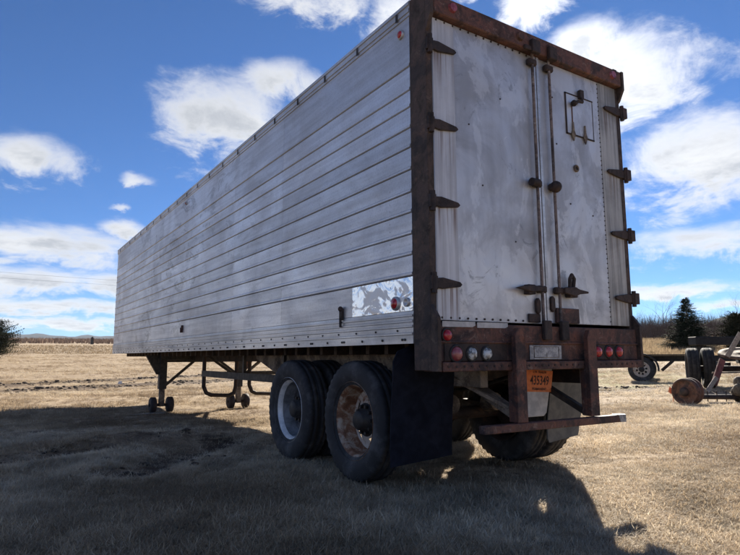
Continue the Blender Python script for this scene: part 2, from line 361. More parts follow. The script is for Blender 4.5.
# ------------------------------------------------------------------ mesh helpers
def rotm(d):
    d = Vector(d).normalized(); a = Vector((0, 0, 1)) if abs(d.z) < .95 else Vector((1, 0, 0))
    u = d.cross(a).normalized(); v = d.cross(u).normalized(); return u, v
class MB:
    def __init__(s): s.v = []; s.f = []; s.sm = []
    def add(s, vs, fs, smooth=False):
        o = len(s.v); s.v += [tuple(q) for q in vs]; s.f += [tuple(i+o for i in f) for f in fs]; s.sm += [smooth]*len(fs); return s
    def box(s, x0, x1, y0, y1, z0, z1):
        return s.add([(x0,y0,z0),(x1,y0,z0),(x1,y1,z0),(x0,y1,z0),(x0,y0,z1),(x1,y0,z1),(x1,y1,z1),(x0,y1,z1)],
                     [(0,3,2,1),(4,5,6,7),(0,1,5,4),(1,2,6,5),(2,3,7,6),(3,0,4,7)])
    def bar(s, p, q, a, b, up=(0,0,1)):                 # rectangular bar a (sideways) by b (along up)
        p = Vector(p); q = Vector(q); d = (q-p).normalized(); up = Vector(up)
        u = d.cross(up).normalized()*(a/2); v = u.cross(d).normalized()*(b/2)
        vs = [p-u-v, p+u-v, p+u+v, p-u+v, q-u-v, q+u-v, q+u+v, q-u+v]
        return s.add(vs, [(0,1,2,3),(7,6,5,4),(0,4,5,1),(1,5,6,2),(2,6,7,3),(3,7,4,0)])
    def cyl(s, p, q, r0, r1=None, n=16, caps=True, smooth=True):
        r1 = r0 if r1 is None else r1; p = Vector(p); q = Vector(q); u, v = rotm(q-p)
        vs = []
        for c, r in ((p, r0), (q, r1)):
            vs += [c+u*(r*math.cos(2*math.pi*i/n))+v*(r*math.sin(2*math.pi*i/n)) for i in range(n)]
        s.add(vs, [(i, (i+1) % n, n+(i+1) % n, n+i) for i in range(n)], smooth)
        if caps: s.add(vs[:n], [tuple(range(n-1, -1, -1))]); s.add(vs[n:], [tuple(range(n))])
        return s
    def tube(s, pts, r, n=8):
        for a, b in zip(pts[:-1], pts[1:]): s.cyl(a, b, r, n=n)
        for p in pts[1:-1]: s.ball(p, r, 6, 5)
        return s
    def ball(s, c, r, nu=8, nv=6, sc=(1,1,1)):
        vs = [(c[0], c[1], c[2]-r*sc[2])]
        for j in range(1, nv):
            th = math.pi*j/nv-math.pi/2
            vs += [(c[0]+r*sc[0]*math.cos(th)*math.cos(2*math.pi*i/nu), c[1]+r*sc[1]*math.cos(th)*math.sin(2*math.pi*i/nu), c[2]+r*sc[2]*math.sin(th)) for i in range(nu)]
        vs.append((c[0], c[1], c[2]+r*sc[2])); fs = []
        for i in range(nu):
            fs.append((0, 1+(i+1) % nu, 1+i))
            for j in range(nv-2): a = 1+j*nu; fs.append((a+i, a+(i+1) % nu, a+nu+(i+1) % nu, a+nu+i))
            a = 1+(nv-2)*nu; fs.append((a+i, a+(i+1) % nu, len(vs)-1))
        return s.add(vs, fs, True)
    def prism(s, poly, axis, a, b):                     # poly in the two other axes
        def P(q, t):
            return (t, q[0], q[1]) if axis == 0 else (q[0], t, q[1]) if axis == 1 else (q[0], q[1], t)
        n = len(poly); vs = [P(q, a) for q in poly]+[P(q, b) for q in poly]
        return s.add(vs, [tuple(range(n)), tuple(range(2*n-1, n-1, -1))]+[(i, n+i, n+(i+1) % n, (i+1) % n) for i in range(n)])
    def lathe(s, prof, c, axis=(1,0,0), n=48, mod=None, smooth=True, close=False):   # prof: (along, radius)
        c = Vector(c); ax = Vector(axis).normalized(); u, v = rotm(ax); vs = []
        for k, (t, r) in enumerate(prof):
            for i in range(n):
                rr = r+(mod(k, i) if mod else 0); a = 2*math.pi*i/n
                vs.append(c+ax*t+u*(rr*math.cos(a))+v*(rr*math.sin(a)))
        fs = []; m = len(prof)
        for k in range(m if close else m-1):
            k2 = (k+1) % m
            fs += [(k*n+i, k*n+(i+1) % n, k2*n+(i+1) % n, k2*n+i) for i in range(n)]
        return s.add(vs, fs, smooth)
    def build(s, name, mt, parent=None, bevel=0, kind=None, weld=False):
        V = np.array(s.v, float); c = (V.min(0)+V.max(0))/2
        if parent is None: c[2] = V.min(0)[2]
        me = bpy.data.meshes.new(name); me.from_pydata([tuple(q) for q in V-c], [], s.f)
        me.polygons.foreach_set('use_smooth', s.sm)
        bm = bmesh.new(); bm.from_mesh(me)
        if weld: bmesh.ops.remove_doubles(bm, verts=bm.verts, dist=1e-5)
        bmesh.ops.recalc_face_normals(bm, faces=bm.faces)
        if bevel:
            ed = [e for e in bm.edges if len(e.link_faces) == 2 and e.calc_face_angle(0) > .6]
            bmesh.ops.bevel(bm, geom=ed, offset=bevel, segments=1, affect='EDGES', clamp_overlap=True)
        bm.to_mesh(me); bm.free(); me.update()
        me.materials.append(MATS[mt]); o = bpy.data.objects.new(name, me); col.objects.link(o)
        w0 = Vector(c)
        if parent is not None: o.parent = parent; o.location = w0-parent['_w'] if False else w0-WP[parent.name]
        else: o.location = w0
        WP[o.name] = w0
        if kind: o['kind'] = kind
        return o
WP = {}
def empty(name, loc, label, cat, group=None):
    o = bpy.data.objects.new(name, None); col.objects.link(o); o.location = loc; o.empty_display_size = .3
    WP[o.name] = Vector(loc); return tag(o, label, cat, group)
def tag(o, label, cat, group=None):
    o['label'] = label; o['category'] = cat
    if group: o['group'] = group
    return o

# ------------------------------------------------------------------ terrain
def sstep(x, a, b):
    t = np.clip((x-a)/(b-a), 0, 1); return t*t*(3-2*t)
def height(x, y):
    x = np.asarray(x, float); y = np.asarray(y, float)
    rx, ry = x-CAM.x, y-CAM.y; r = np.hypot(rx, ry); a = np.degrees(np.arctan2(rx, ry))
    left = np.interp(r, [0, 60, 122, 141, 150, 210, 420, 900, 2000, 6000], [0, 0, 1.55, 3.6, 3.5, 5.2, 12.2, 24, 52, 140])
    right = np.interp(r, [0, 27, 48, 100, 300, 900, 2000, 6000], [0, 0, 1.2, 3.6, 9.5, 27, 56, 150])
    k = sstep(a, 22, 48); z = left*(1-k)+right*k
    z = z+.2*np.exp(-((x-14.6)**2+(y-5.0)**2)/(2*1.9**2))
    z = z-.06*sstep(y, 4.5, 8.5)*(1-sstep(r, 25, 50))
    z = z-.12*np.exp(-((x-1.2)**2+(y+1.7)**2)/(2*1.05**2))
    und = .018*np.sin(x*1.1+.7)*np.sin(y*.9+1.3)+.014*np.sin(x*2.3-y*1.7)+.01*np.sin(x*.5+y*3.1)
    z = z+und*np.clip(r/4, .3, 1)
    for (ax, ay), (bx, by) in RUTS:
        L2 = (bx-ax)**2+(by-ay)**2; u = np.clip(((x-ax)*(bx-ax)+(y-ay)*(by-ay))/L2, 0, 1)
        dd = np.hypot(x-ax-u*(bx-ax), y-ay-u*(by-ay)); z = z-.05*np.exp(-(dd/.22)**2)+.04*np.exp(-((dd-.45)/.2)**2)
    return z
NA = 540; rr = np.concatenate([np.linspace(.0, 40, 150), np.geomspace(40.6, 6000, 90)])
ang = np.linspace(0, 2*np.pi, NA, endpoint=False)
gx = CAM.x+rr[:, None]*np.sin(ang)[None]; gy = CAM.y+rr[:, None]*np.cos(ang)[None]
gz = height(gx, gy); gv = np.stack([gx, gy, gz], -1).reshape(-1, 3)
i = np.arange(len(rr)-1)[:, None]*NA; j = np.arange(NA)[None]; j2 = (j+1) % NA
gf = np.stack([i+j, i+j2, i+NA+j2, i+NA+j], -1).reshape(-1, 4)
me = bpy.data.meshes.new('ground'); me.from_pydata(gv.tolist(), [], gf[:, ::-1].tolist())
me.polygons.foreach_set('use_smooth', [True]*len(me.polygons)); me.materials.append(MATS['ground'])
ground = bpy.data.objects.new('ground', me); col.objects.link(ground); ground['kind'] = 'structure'
def polar(azd, r): return CAM.x+r*math.sin(R(azd)), CAM.y+r*math.cos(R(azd))
def gh(x, y): return float(height(x, y))

# far wooded hills: low blue ridge on the left, a nearer hill on the right
def ridge(name, a0, a1, r, elf, n=160, depth=500):
    vs = []; fs = []
    for k in range(n+1):
        a = a0+(a1-a0)*k/n; e = elf(a)
        for q, (rr_, zf) in enumerate(((r, 0), (r+depth*.35, .75), (r+depth*.6, 1), (r+depth, .5))):
            x, y = polar(a, rr_); g = gh(x, y)-8
            top = 1.08+rr_*math.tan(R(e+.05*math.sin(k*1.7+q)+.04*math.sin(k*.61)))
            vs.append((x, y, g+(max(top, g+9)-g)*zf))
    for k in range(n):
        for q in range(3): fs.append((k*4+q, k*4+q+1, (k+1)*4+q+1, (k+1)*4+q))
    m = MB(); m.add(vs, fs, True); o = m.build(name, 'hill', kind='structure'); return o
ridge('hills', -30, 50, 3600, lambda a: 1.93+.06*math.sin(a*.7)+.05*math.sin(a*1.9+1))
ridge('hill', 48, 110, 1500, lambda a: 2.1+1.5*float(sstep(a, 59, 68))+.1*math.sin(a*.9))

# ------------------------------------------------------------------ the trailer
W = 2.44; L = 13.17; ZB = 1.17; ZT = 3.92
T = empty('semi_trailer', (1.22, 6.5, 0), 'long weathered aluminium box semi trailer with rusty rear frame and double doors', 'trailer')

# side walls: a backing with lapped horizontal panels in sheets
seams = [3.79, 3.36, 3.16, 3.02, 2.85, 2.69, 2.51, 2.33, 2.17, 2.0, 1.84, 1.68, 1.415]
cuts = [.205, 1.09, 2.6, 4.19, 6.18, 8.18, 10.18, 11.9, 13.15]
wallL = MB().box(.006, .03, .2, L, ZB+.05, ZT-.03).build('side_wall', 'rust_light', T)
wallR = MB().box(W-.03, W-.006, .2, L, ZB+.05, ZT-.03).build('side_wall', 'dark_gap', T)
def strip(side, y0, y1, z0, z1, mt, parent, name='panel', out=0):
    prof = [(.004, z1-.001), (-.003, z1-.002), (-.003, z0+.034), (-.012, z0+.022), (-.012, z0+.009), (-.004, z0+.002), (.004, z0+.001)]
    if z0 < 1.5: prof = [(.004, z1-.004), (-.003, z1-.005), (-.003, z0+.003), (.004, z0+.003)]
    prof = [(q[0]-out, q[1]) for q in prof]
    if side: prof = [(W-q[0], q[1]) for q in prof]
    n = len(prof); vs = [(q[0], y0, q[1]) for q in prof]+[(q[0], y1, q[1]) for q in prof]
    return MB().add(vs, [tuple(range(n)), tuple(range(2*n-1, n-1, -1))]+[(k, n+k, n+k+1, k+1) for k in range(n-1)]).build(name, mt, parent)
for k in range(len(seams)-1):
    z1, z0 = seams[k], seams[k+1]
    cs = cuts if k == len(seams)-2 else [cuts[0]]+cuts[2:]
    for a, b in zip(cs[:-1], cs[1:]):
        mt = 'polished_alum' if (k == len(seams)-2 and a < 1) else 'siding'
        o = strip(0, a+.0012, b-.0012, z0, z1, mt, wallL, 'polished_panel' if mt == 'polished_alum' else 'panel')
        if mt == 'polished_alum': o['label'] = 'bright dented polished patch at the rear end'
    strip(1, .205, L-.02, z0, z1, 'siding', wallR)
# rivets along the posts and laps of the left wall
rv = MB()
def rivet(x, y, z, r=.0055):
    rv.add([(x, y-r, z-r), (x, y+r, z-r), (x, y+r, z+r), (x, y-r, z+r), (x-.004, y, z)], [(0, 1, 4), (1, 2, 4), (2, 3, 4), (3, 0, 4)])
for c in np.arange(.5, 13.0, .61):
    for k in range(len(seams)-1):
        z1, z0 = seams[k], seams[k+1]
        for q in ((.28, .72) if k else (.15, .35, .55, .75, .9)): rivet(-.003, c, z0+.03+(z1-z0-.03)*q)
for c in cuts[2:-1]:
    for z in np.arange(1.45, 3.78, .05):
        if min(abs(z-s_-.015) for s_ in seams) > .025: rivet(-.003, c-.015, z, .004)
for y in np.arange(.25, 13.1, .06): rivet(-.004, y, 2.545, .004)
rv.build('rivets', 'rail_alum', wallL, kind='stuff')

# rails
m = MB()
prof = [(0.0, 3.785), (-.012, 3.79), (-.012, 3.815), (-.020, 3.82), (-.020, 3.845), (-.013, 3.85), (-.013, 3.872), (-.022, 3.878), (-.022, 3.905), (-.010, 3.918), (.06, 3.92), (.06, 3.80)]
m.prism(prof, 1, .19, L)
trl = m.build('top_rail', 'rail_alum', T)
for y in np.arange(.35, 13.0, .62): MB().box(-.026, -.021, y-.012, y+.012, 3.80, 3.87).build('splice_clip', 'black_steel', trl)
prof = [(0.03, 1.17), (-.012, 1.17), (-.012, 1.232), (-.020, 1.236), (-.020, 1.25), (-.010, 1.254), (-.010, 1.288), (-.020, 1.293), (-.020, 1.305), (-.010, 1.309), (-.010, 1.328), (-.018, 1.332), (-.018, 1.345), (-.008, 1.349), (-.008, 1.37), (-.018, 1.374), (-.018, 1.386), (-.006, 1.390), (-.004, 1.414), (.03, 1.414)]
brl = MB().prism(prof, 1, .2, L).build('bottom_rail', 'rail_alum', T)
bt = MB()
for y in np.arange(.3, 13.0, .305):
    for dy in (0, .035):
        if dy and int(y*3.3) % 2: continue
        bt.cyl((-.012, y+dy, 1.20), (-.019, y+dy, 1.20), .011, n=6)
    bt.cyl((-.010, y+.1, 1.27), (-.016, y+.1, 1.27), .009, n=6)
bt.build('bolts', 'black_steel', brl, kind='stuff')
MB().prism([(W-q[0], q[1]) for q in prof], 1, .2, L).build('bottom_rail', 'rail_alum', T)
MB().box(W-.06, W+.02, .19, L, 3.79, 3.92).build('top_rail', 'rail_alum', T)
MB().box(.02, W-.02, .02, L-.02, 3.86, 3.905).build('roof', 'rail_alum', T)
MB().prism([(0, 13.16), (.05, 13.21), (W-.05, 13.21), (W, 13.16)], 2, ZB+.002, ZT-.002).build('front_wall', 'siding', T)
fl = MB().box(.03, W-.03, .1, L-.02, 1.19, 1.24).build('floor', 'wood_grey', T)
for y in np.arange(.4, 13.0, .305): MB().box(.30, W-.30, y-.03, y+.03, 1.095, 1.188).build('cross_member', 'rust_dark', fl)

# rear frame
for s, x0 in ((0, -.006), (1, W-.054)):
    x1 = x0+.06
    po = MB().box(x0, x1, -.004, .2, .97, 3.92).build('corner_post', 'rust_post', T, bevel=.006)
    if s: po['label'] = 'rusty right-hand rear corner post'
    gx0, gx1 = (x0-.003, x0+.03) if not s else (x1-.03, x1+.003)
    MB().prism([(-.082, .967), (-.003, .967), (-.003, 1.45), (-.02, 1.43), (-.082, 1.35)], 0, gx0, gx1).build('gusset_plate', 'rust_post', po, bevel=.003)
    MB().prism([(-.070, 3.868), (-.003, 3.868), (-.003, 3.56), (-.02, 3.58), (-.070, 3.68)], 0, gx0, gx1).build('gusset_plate', 'rust_post', po, bevel=.003)
hd = MB().box(.03, W-.03, -.062, .1, 3.705, 3.862).build('header_beam', 'rust_frame', T, bevel=.008)
for x in (.22, .98, 1.20, 1.36, 2.27):
    MB().cyl((x, -.06, 3.79), (x, -.085, 3.79), .042, .034, 16).build('marker_lamp', 'lens_red_dull' if x in (.22, 2.27) else 'rust_bright', hd)
MB().box(1.02, 1.14, -.085, -.06, 3.69, 3.73).build('rod_keeper', 'rust_dark', hd, bevel=.004)
for x in (1.15, 1.37): MB().box(x-.05, x+.05, -.10, -.06, 3.68, 3.80).build('rod_keeper', 'rust_dark', hd, bevel=.006)
sl_ = MB().box(.03, W-.03, -.045, .15, 1.035, 1.315).build('rear_sill', 'rust_frame', T, bevel=.006)
MB().box(.032, W-.032, -.088, .14, .965, 1.033).build('sill_lip', 'rust_frame', sl_, bevel=.006)
MB().box(.034, W-.034, -.06, -.046, 1.17, 1.185).build('sill_rib', 'rust_frame', sl_, bevel=.003)
for x0, x1 in ((.06, .38), (.40, .72)): MB().prism([(x0, 1.285), (x1-.03, 1.288), (x1, 1.30), (x1, 1.328), (x0, 1.326)], 1, -.052, -.047).build('reflective_strip', 'white_board', sl_)
hb = MB()
for x in np.arange(.08, 2.38, .075): hb.cyl((x, -.088, 1.0), (x, -.093, 1.0), .010, n=6)
hb.build('bolts', 'rust_dark', sl_, kind='stuff')
def lamp(x, z, r, mt, nm, back='black_steel'):
    b_ = MB().lathe([(.0, r*1.32), (.012, r*1.30), (.020, r*1.12), (.012, r)], (x, -.046, z), (0, -1, 0), 24).build(nm, back, T)
    MB().lathe([(.010, r*1.02), (.024, r*.92), (.034, r*.6), (.037, .001)], (x, -.046, z), (0, -1, 0), 24).build('lens', mt, b_)
    return b_
MB().box(.075, .70, -.052, -.0462, 1.045, 1.165).build('lamp_panel', 'rust_dark', sl_)
MB().box(1.72, 2.20, -.052, -.0462, 1.045, 1.165).build('lamp_panel', 'rust_dark', sl_)
lamp(.10, 1.225, .040, 'lens_red', 'marker_light')
lamp(.185, 1.092, .052, 'lens_red_dull', 'tail_light')
lamp(.335, 1.092, .046, 'lens_clear', 'backup_light'); lamp(.485, 1.092, .046, 'lens_clear', 'backup_light')
for x in (1.815, 1.965, 2.115): lamp(x, 1.108, .046, 'lens_red', 'tail_light')
tagp = MB().box(.955, 1.335, -.055, -.047, 1.045, 1.16).build('metal_tag', 'grey_tag', T, bevel=.003)
tf = MB()
for q in ((1.0, 1.30, 1.145, 1.15), (1.0, 1.30, 1.06, 1.065), (1.0, 1.005, 1.06, 1.15), (1.295, 1.30, 1.06, 1.15), (1.15, 1.153, 1.06, 1.10)): tf.box(q[0], q[1], -.0575, -.0552, q[2], q[3])
tf.build('embossed_frame', 'rust_light', tagp)

# doors
def strap(x0, x1, z, left):
    s_ = 1 if left else -1
    return [(x0, z-.035), (x0, z+.035), (x0+s_*.06, z+.042), (x1-s_*.02, z+.018), (x1, z), (x1-s_*.02, z-.018), (x0+s_*.06, z-.042)]
HZ = (3.455, 2.82, 2.215, 1.605)
for left in (True, False):
    if left: dr = MB().box(.058, 1.222, .0, .05, 1.335, 3.70).build('door', 'door_alum', T, bevel=.003)
    else: dr = MB().box(1.228, 2.108, .0, .05, 1.345, 3.70).build('door', 'door_alum', T, bevel=.003)
    dr['label'] = 'grey streaked left door' if left else 'grey right door with small square hatch'
    if not left:
        MB().box(2.110, 2.384, -.004, .05, 1.345, 3.70).build('edge_sheet', 'door_edge_sheet', dr, bevel=.003)
    else:
        MB().box(.062, .275, -.0035, .0, 1.34, 3.695).build('edge_sheet', 'door_edge_left', dr)
    for z in HZ:
        x0, x1 = (.045, .29) if left else (2.42, 2.17)
        h = MB().prism(strap(x0, x1, z, left), 1, -.026, -.0045).build('hinge', 'rust_dark', dr, bevel=.004)
        hx = .02 if left else 2.452
        h2 = MB(); h2.cyl((hx, -.022, z-.075), (hx, -.022, z+.075), .020, n=12)
        h2.box(hx-.03, hx+.03, -.03, -.005, z-.05, z+.05)
        if not left: h2.box(2.44, 2.51, -.045, -.004, z-.05, z+.055)
        h2.build('hinge_knuckle', 'rust_dark', dr, bevel=.003)
    rx = 1.155 if left else 1.37
    rod = MB().cyl((rx, -.035, 1.36), (rx, -.035, 3.70), .0125, n=10); rod.build('lock_rod', 'rust_rod', dr)
    for z in (3.62, 2.525, 1.62):
        MB().box(rx-.05, rx+.05, -.052, -.0, z-.03, z+.03).build('rod_bracket', 'rust_dark', dr, bevel=.012)
    if left: MB().cyl((1.07, -.045, 2.525), (1.15, -.045, 2.525), .035, n=14).build('rod_bracket', 'rust_dark', dr)
    else: MB().ball((1.37, -.05, 2.525), .052, 12, 8).build('rod_bracket', 'rust_dark', dr)
    if left:
        hm = MB(); hm.prism([(.82, 1.612), (.90, 1.632), (1.0, 1.645), (1.10, 1.635), (1.10, 1.60), (1.0, 1.585), (.92, 1.598)], 1, -.075, -.045); hm.box(.97, 1.05, -.06, 0, 1.57, 1.65)
        hm.build('handle', 'rust_dark', dr, bevel=.005)
        MB().prism([(1.09, 1.44), (1.09, 1.52), (1.115, 1.55), (1.14, 1.52), (1.14, 1.44), (1.115, 1.41)], 1, -.03, -.001).build('lock_plate', 'rust_dark', dr, bevel=.004)
        MB().box(1.005, 1.14, -.02, -.001, 1.345, 1.415).build('guard_plate', 'rust_dark', dr, bevel=.004)
    else:
        hm = MB(); hm.prism([(1.40, 1.60), (1.40, 1.645), (1.53, 1.66), (1.60, 1.64), (1.71, 1.628), (1.71, 1.612), (1.60, 1.60), (1.53, 1.578)], 1, -.075, -.045); hm.box(1.48, 1.58, -.06, 0, 1.57, 1.66)
        hm.build('handle', 'rust_dark', dr, bevel=.005)
        MB().tube([(1.50, -.04, 1.65), (1.495, -.05, 1.73), (1.52, -.05, 1.765), (1.55, -.05, 1.73), (1.545, -.04, 1.65)], .016).build('padlock_loop', 'rust_dark', dr)
        MB().prism([(1.27, 1.46), (1.27, 1.55), (1.295, 1.575), (1.32, 1.55), (1.32, 1.46), (1.295, 1.435)], 1, -.03, -.001).build('lock_plate', 'rust_dark', dr, bevel=.004)
        MB().box(1.335, 1.625, -.03, -.001, 1.348, 1.475).build('guard_plate', 'rust_frame', dr, bevel=.004)
    MB().box(rx-.045, rx+.045, -.085, -.048, 1.20, 1.36).build('rod_keeper', 'rust_dark', dr, bevel=.006)
    dv = MB()
    xs = np.arange(.10, 1.2, .085) if left else np.arange(1.26, 2.1, .085)
    for x in xs:
        if left: dv.cyl((x, .0, 3.685), (x, -.006, 3.685), .009, n=6); dv.cyl((x, -.0, 1.355), (x, -.006, 1.355), .009, n=6)
    if not left:
        for z in np.arange(1.38, 3.69, .045): dv.cyl((2.102, .0, z), (2.102, -.005, z), .006, n=6)
        for x, z in ((1.44, 3.38), (1.47, 2.95), (1.62, 2.42), (1.93, 2.35)): dv.cyl((x, .0, z), (x, -.004, z), .008, n=6)
    else:
        for x, z in ((.42, 2.9), (.55, 2.42), (.78, 3.2), (.9, 2.0)): dv.cyl((x, .0, z), (x, -.004, z), .007, n=6)
    dv.build('rivets', 'rust_dark', dr, kind='stuff')
    if left: MB().box(1.185, 1.222, -.010, -.0005, 1.34, 3.70).build('seal_strip', 'rail_alum', dr)
    else:
        MB().box(1.232, 1.262, -.012, -.0005, 1.35, 3.70).build('seal_strip', 'rail_alum', dr)
        MB().box(1.625, 2.0, -.006, -.0005, 3.09, 3.465).build('hatch', 'door_alum', dr)
        g = MB()
        for q in ((1.612, 2.012, 3.465, 3.477), (1.612, 2.012, 3.078, 3.09), (1.612, 1.625, 3.078, 3.477), (2.0, 2.006, 3.078, 3.477)): g.box(q[0], q[1], -.009, -.0008, q[2], q[3])
        g.build('hatch_frame', 'rust_dark', dr)
        for x in (1.70, 1.87):
            MB().prism([(x-.028, 3.085), (x, 3.02), (x+.028, 3.085), (x+.012, 3.12), (x+.006, 3.20), (x-.006, 3.20), (x-.012, 3.12)], 1, -.018, -.0065).build('hatch_hinge', 'rust_light', dr)
        hl = MB(); hl.box(1.795, 1.845, -.04, -.007, 3.45, 3.53); hl.tube([(1.82, -.03, 3.46), (1.815, -.04, 3.41), (1.76, -.04, 3.405), (1.70, -.04, 3.37)], .014); hl.ball((1.70, -.035, 3.375), .03, 8, 6)
        hl.build('hatch_latch', 'rust_dark', dr)
        MB().cyl((1.70, -.008, 3.36), (1.70, -.008, 3.12), .006, n=6).build('rust_streak_rod', 'rust_bright', dr)
        pe = MB().lathe([(0, .034), (.012, .034), (.018, .026), (.014, .018)], (1.72, 0, 2.765), (0, -1, 0), 16).build('peephole_ring', 'rust_light', dr)
        MB().lathe([(.002, .02), (.006, .001)], (1.72, 0, 2.765), (0, -1, 0), 12).build('peephole_glass', 'black_steel', dr)

# left-side marker lights, hooks
def sidelamp(y, z, r, mt):
    b_ = MB().lathe([(0, r*1.35), (.012, r*1.3), (.018, r)], (-.003, y, z), (-1, 0, 0), 20).build('side_marker', 'rail_alum', T)
    MB().lathe([(.014, r), (.026, r*.8), (.032, .001)], (-.003, y, z), (-1, 0, 0), 20).build('lens', mt, b_)
sidelamp(.43, 1.485, .042, 'lens_red'); sidelamp(.315, 3.68, .030, 'lens_red'); sidelamp(6.6, 3.70, .022, 'lens_red_dull')
MB().lathe([(0, .036), (.01, .036), (.014, .026), (.004, .018), (.004, .001)], (-.003, .285, 1.485), (-1, 0, 0), 20).build('air_fitting', 'rail_alum', T)
hk = MB(); hk.box(-.03, -.004, 1.235, 1.275, 1.40, 1.50); hk.cyl((-.028, 1.255, 1.42), (-.028, 1.255, 1.335), .012, n=8); hk.ball((-.028, 1.255, 1.50), .024)
hk.build('tie_hook', 'rust_dark', T)
hk = MB(); hk.box(-.03, -.004, 6.52, 6.57, 1.52, 1.60); hk.box(-.045, -.004, 6.54, 6.56, 1.48, 1.56); hk.build('tie_hook', 'rust_bright', T)

# chassis rails, hangers, axles
for x in (.62, 1.82):
    r_ = MB(); r_.prism([(.12, .83), (3.95, .83), (4.75, 1.05), (4.75, 1.094), (.12, 1.094)], 0, x-.04, x+.04)
    rl = r_.build('chassis_rail', 'rust_light' if x < 1 else 'rust_dark', T, bevel=.004)
    for y in (.75, 1.85, 3.0):
        MB().prism([(y-.14, .86), (y+.14, .86), (y+.07, .60), (y-.07, .60)], 0, x-.075 if x < 1 else x+.045, x-.045 if x < 1 else x+.075).build('spring_hanger', 'rust_dark', rl)
    for y in (1.18, 2.50):
        sp = MB()
        for q in range(5): sp.bar((x, y-.52+.07*q, .60-.018*q), (x, y, .575-.018*q), .075, .015); sp.bar((x, y, .575-.018*q), (x, y+.52-.07*q, .60-.018*q), .075, .015)
        sp.build('leaf_spring', 'rust_dark', rl)
def tyre(cx, cy, cz, Rt, wd, out, parent, mt='rubber', n=88, name='tyre', lug=.017):
    h = wd/2; rb = Rt*.615
    prof = [(-h*.72, rb-.012), (-h*.82, rb+.012), (-h*.98, Rt*.72), (-h*1.0, Rt*.80), (-h*.96, Rt*.90), (-h*.90, Rt*.945), (-h*.84, Rt*.975), (-h*.78, Rt*.992),
            (-h*.52, Rt), (-h*.50, Rt-.013), (-h*.44, Rt-.013), (-h*.42, Rt), (-h*.12, Rt), (-h*.10, Rt-.013), (-h*.03, Rt-.013), (0, Rt)]
    prof = prof+[(-a, r) for a, r in prof[::-1][1:]]
    m_ = len(prof)
    def mod(k, i_):
        kk = min(k, m_-1-k)
        if kk in (4, 5, 6, 7): return -lug if (i_ % 2) else 0
        return 0
    return MB().lathe(prof, (cx, cy, cz), (1, 0, 0), n, mod).build(name, mt, parent)
def wheel(side, cy, style):
    s_ = 1 if side == 0 else -1
    X = (lambda v: v) if side == 0 else (lambda v: W-v)
    cz = .52; xo = .03; c = (X(0), cy, cz)
    def prof(pr): return [(s_*a, r) for a, r in pr]
    lip = [(.055, .30), (.045, .335), (.052, .342), (.062, .325), (.075, .300), (.12, .285), (.20, .272), (.235, .262)]
    rimm = {'white': 'rim_white', 'cream': 'rim_cream_rust', 'dark': 'black_steel'}[style]
    wh = MB().lathe(prof(lip[1:6]), c, (1, 0, 0), 56).build('wheel', rimm if style != 'cream' else 'rust_cream', T)
    MB().lathe(prof([(.121, .2845)]+lip[6:]), c, (1, 0, 0), 56).build('rim_barrel', {'white': 'rim_grey', 'cream': 'rust_cream', 'dark': 'black_steel'}[style], wh)
    if style == 'white': wh['label'] = 'wheel with white painted rim'
    if style == 'cream': wh['label'] = 'wheel with rusty cream rim and hand holes'
    # dish with hand holes
    dm = MB(); nh = 5; n = 60; rs = [.262, .235, .165, .14]; xs = [.235, .245, .205, .19]
    vs = []
    for r, x in zip(rs, xs):
        for i_ in range(n): a = 2*math.pi*i_/n+.35; vs.append((X(x), cy+r*math.cos(a), cz+r*math.sin(a)))
    fs = []
    for k in range(3):
        for i_ in range(n):
            if k == 1 and style == 'cream' and (i_ % (n//nh)) < 4: continue
            fs.append((k*n+i_, k*n+(i_+1) % n, (k+1)*n+(i_+1) % n, (k+1)*n+i_))
    dm.add(vs, fs, True); dm.build('wheel_disc', rimm if style != 'white' else 'rim_dark', wh)
    hb_ = MB().lathe(prof([(.20, .150), (.19, .145), (.185, .10), (.11, .085), (.10, .075), (.098, .001)]), c, (1, 0, 0), 28)
    for q in range(10):
        a = 2*math.pi*q/10; y_, z_ = cy+.118*math.cos(a), cz+.118*math.sin(a); hb_.cyl((X(.19), y_, z_), (X(.155), y_, z_), .016, n=6)
    hb_.build('hub', 'black_steel', wh)
    tyre(X(xo+.135), cy, cz, .52, .275, s_, wh)
    if side == (cy < 2):
        tyre(X(xo+.135+.315), cy, cz, .518, .27, s_, wh)
        MB().lathe(prof([(.36, .28), (.40, .27), (.56, .27), (.60, .31)]), c, (1, 0, 0), 40).build('inner_rim', 'rust_dark', wh)
    MB().lathe(prof([(.30, .12), (.30, .155), (.50, .155), (.50, .05)]), c, (1, 0, 0), 32).build('brake_drum', 'rust_dark', wh)
for cy, st in ((1.18, 'cream'), (2.50, 'white')):
    wheel(0, cy, st); wheel(1, cy, 'dark')
    ax = MB().cyl((.40, cy, .52), (W-.40, cy, .52), .062, n=16)
    a_ = ax.build('axle', 'rust_dark', T)
    ch = MB(); 
    for x in (.95, 1.50): ch.cyl((x, cy-.16, .62), (x, cy-.30, .64), .085, n=16); ch.cyl((x, cy-.17, .62), (x, cy-.05, .60), .02, n=8)
    ch.build('brake_chamber', 'rust_light', a_)
tank = MB(); tank.cyl((.85, 3.6, .88), (1.6, 3.6, .88), .14, n=20); tank.build('air_tank', 'black_steel', T)
for y in (.55, 1.75, 3.1): MB().box(.66, 1.78, y-.04, y+.04, .86, .98).build('bogie_cross_member', 'rust_dark', T)
for x in (.98, 1.42): MB().box(x-.03, x+.03, .1, 12.4, 1.0, 1.093).build('centre_rail', 'rust_dark', T)
hs = MB(); hs.tube([(1.1, .2, .93), (1.15, .8, .78), (1.05, 1.4, .70), (1.2, 2.1, .80), (1.15, 3.4, .9)], .018); hs.build('air_hose', 'black_steel', T)

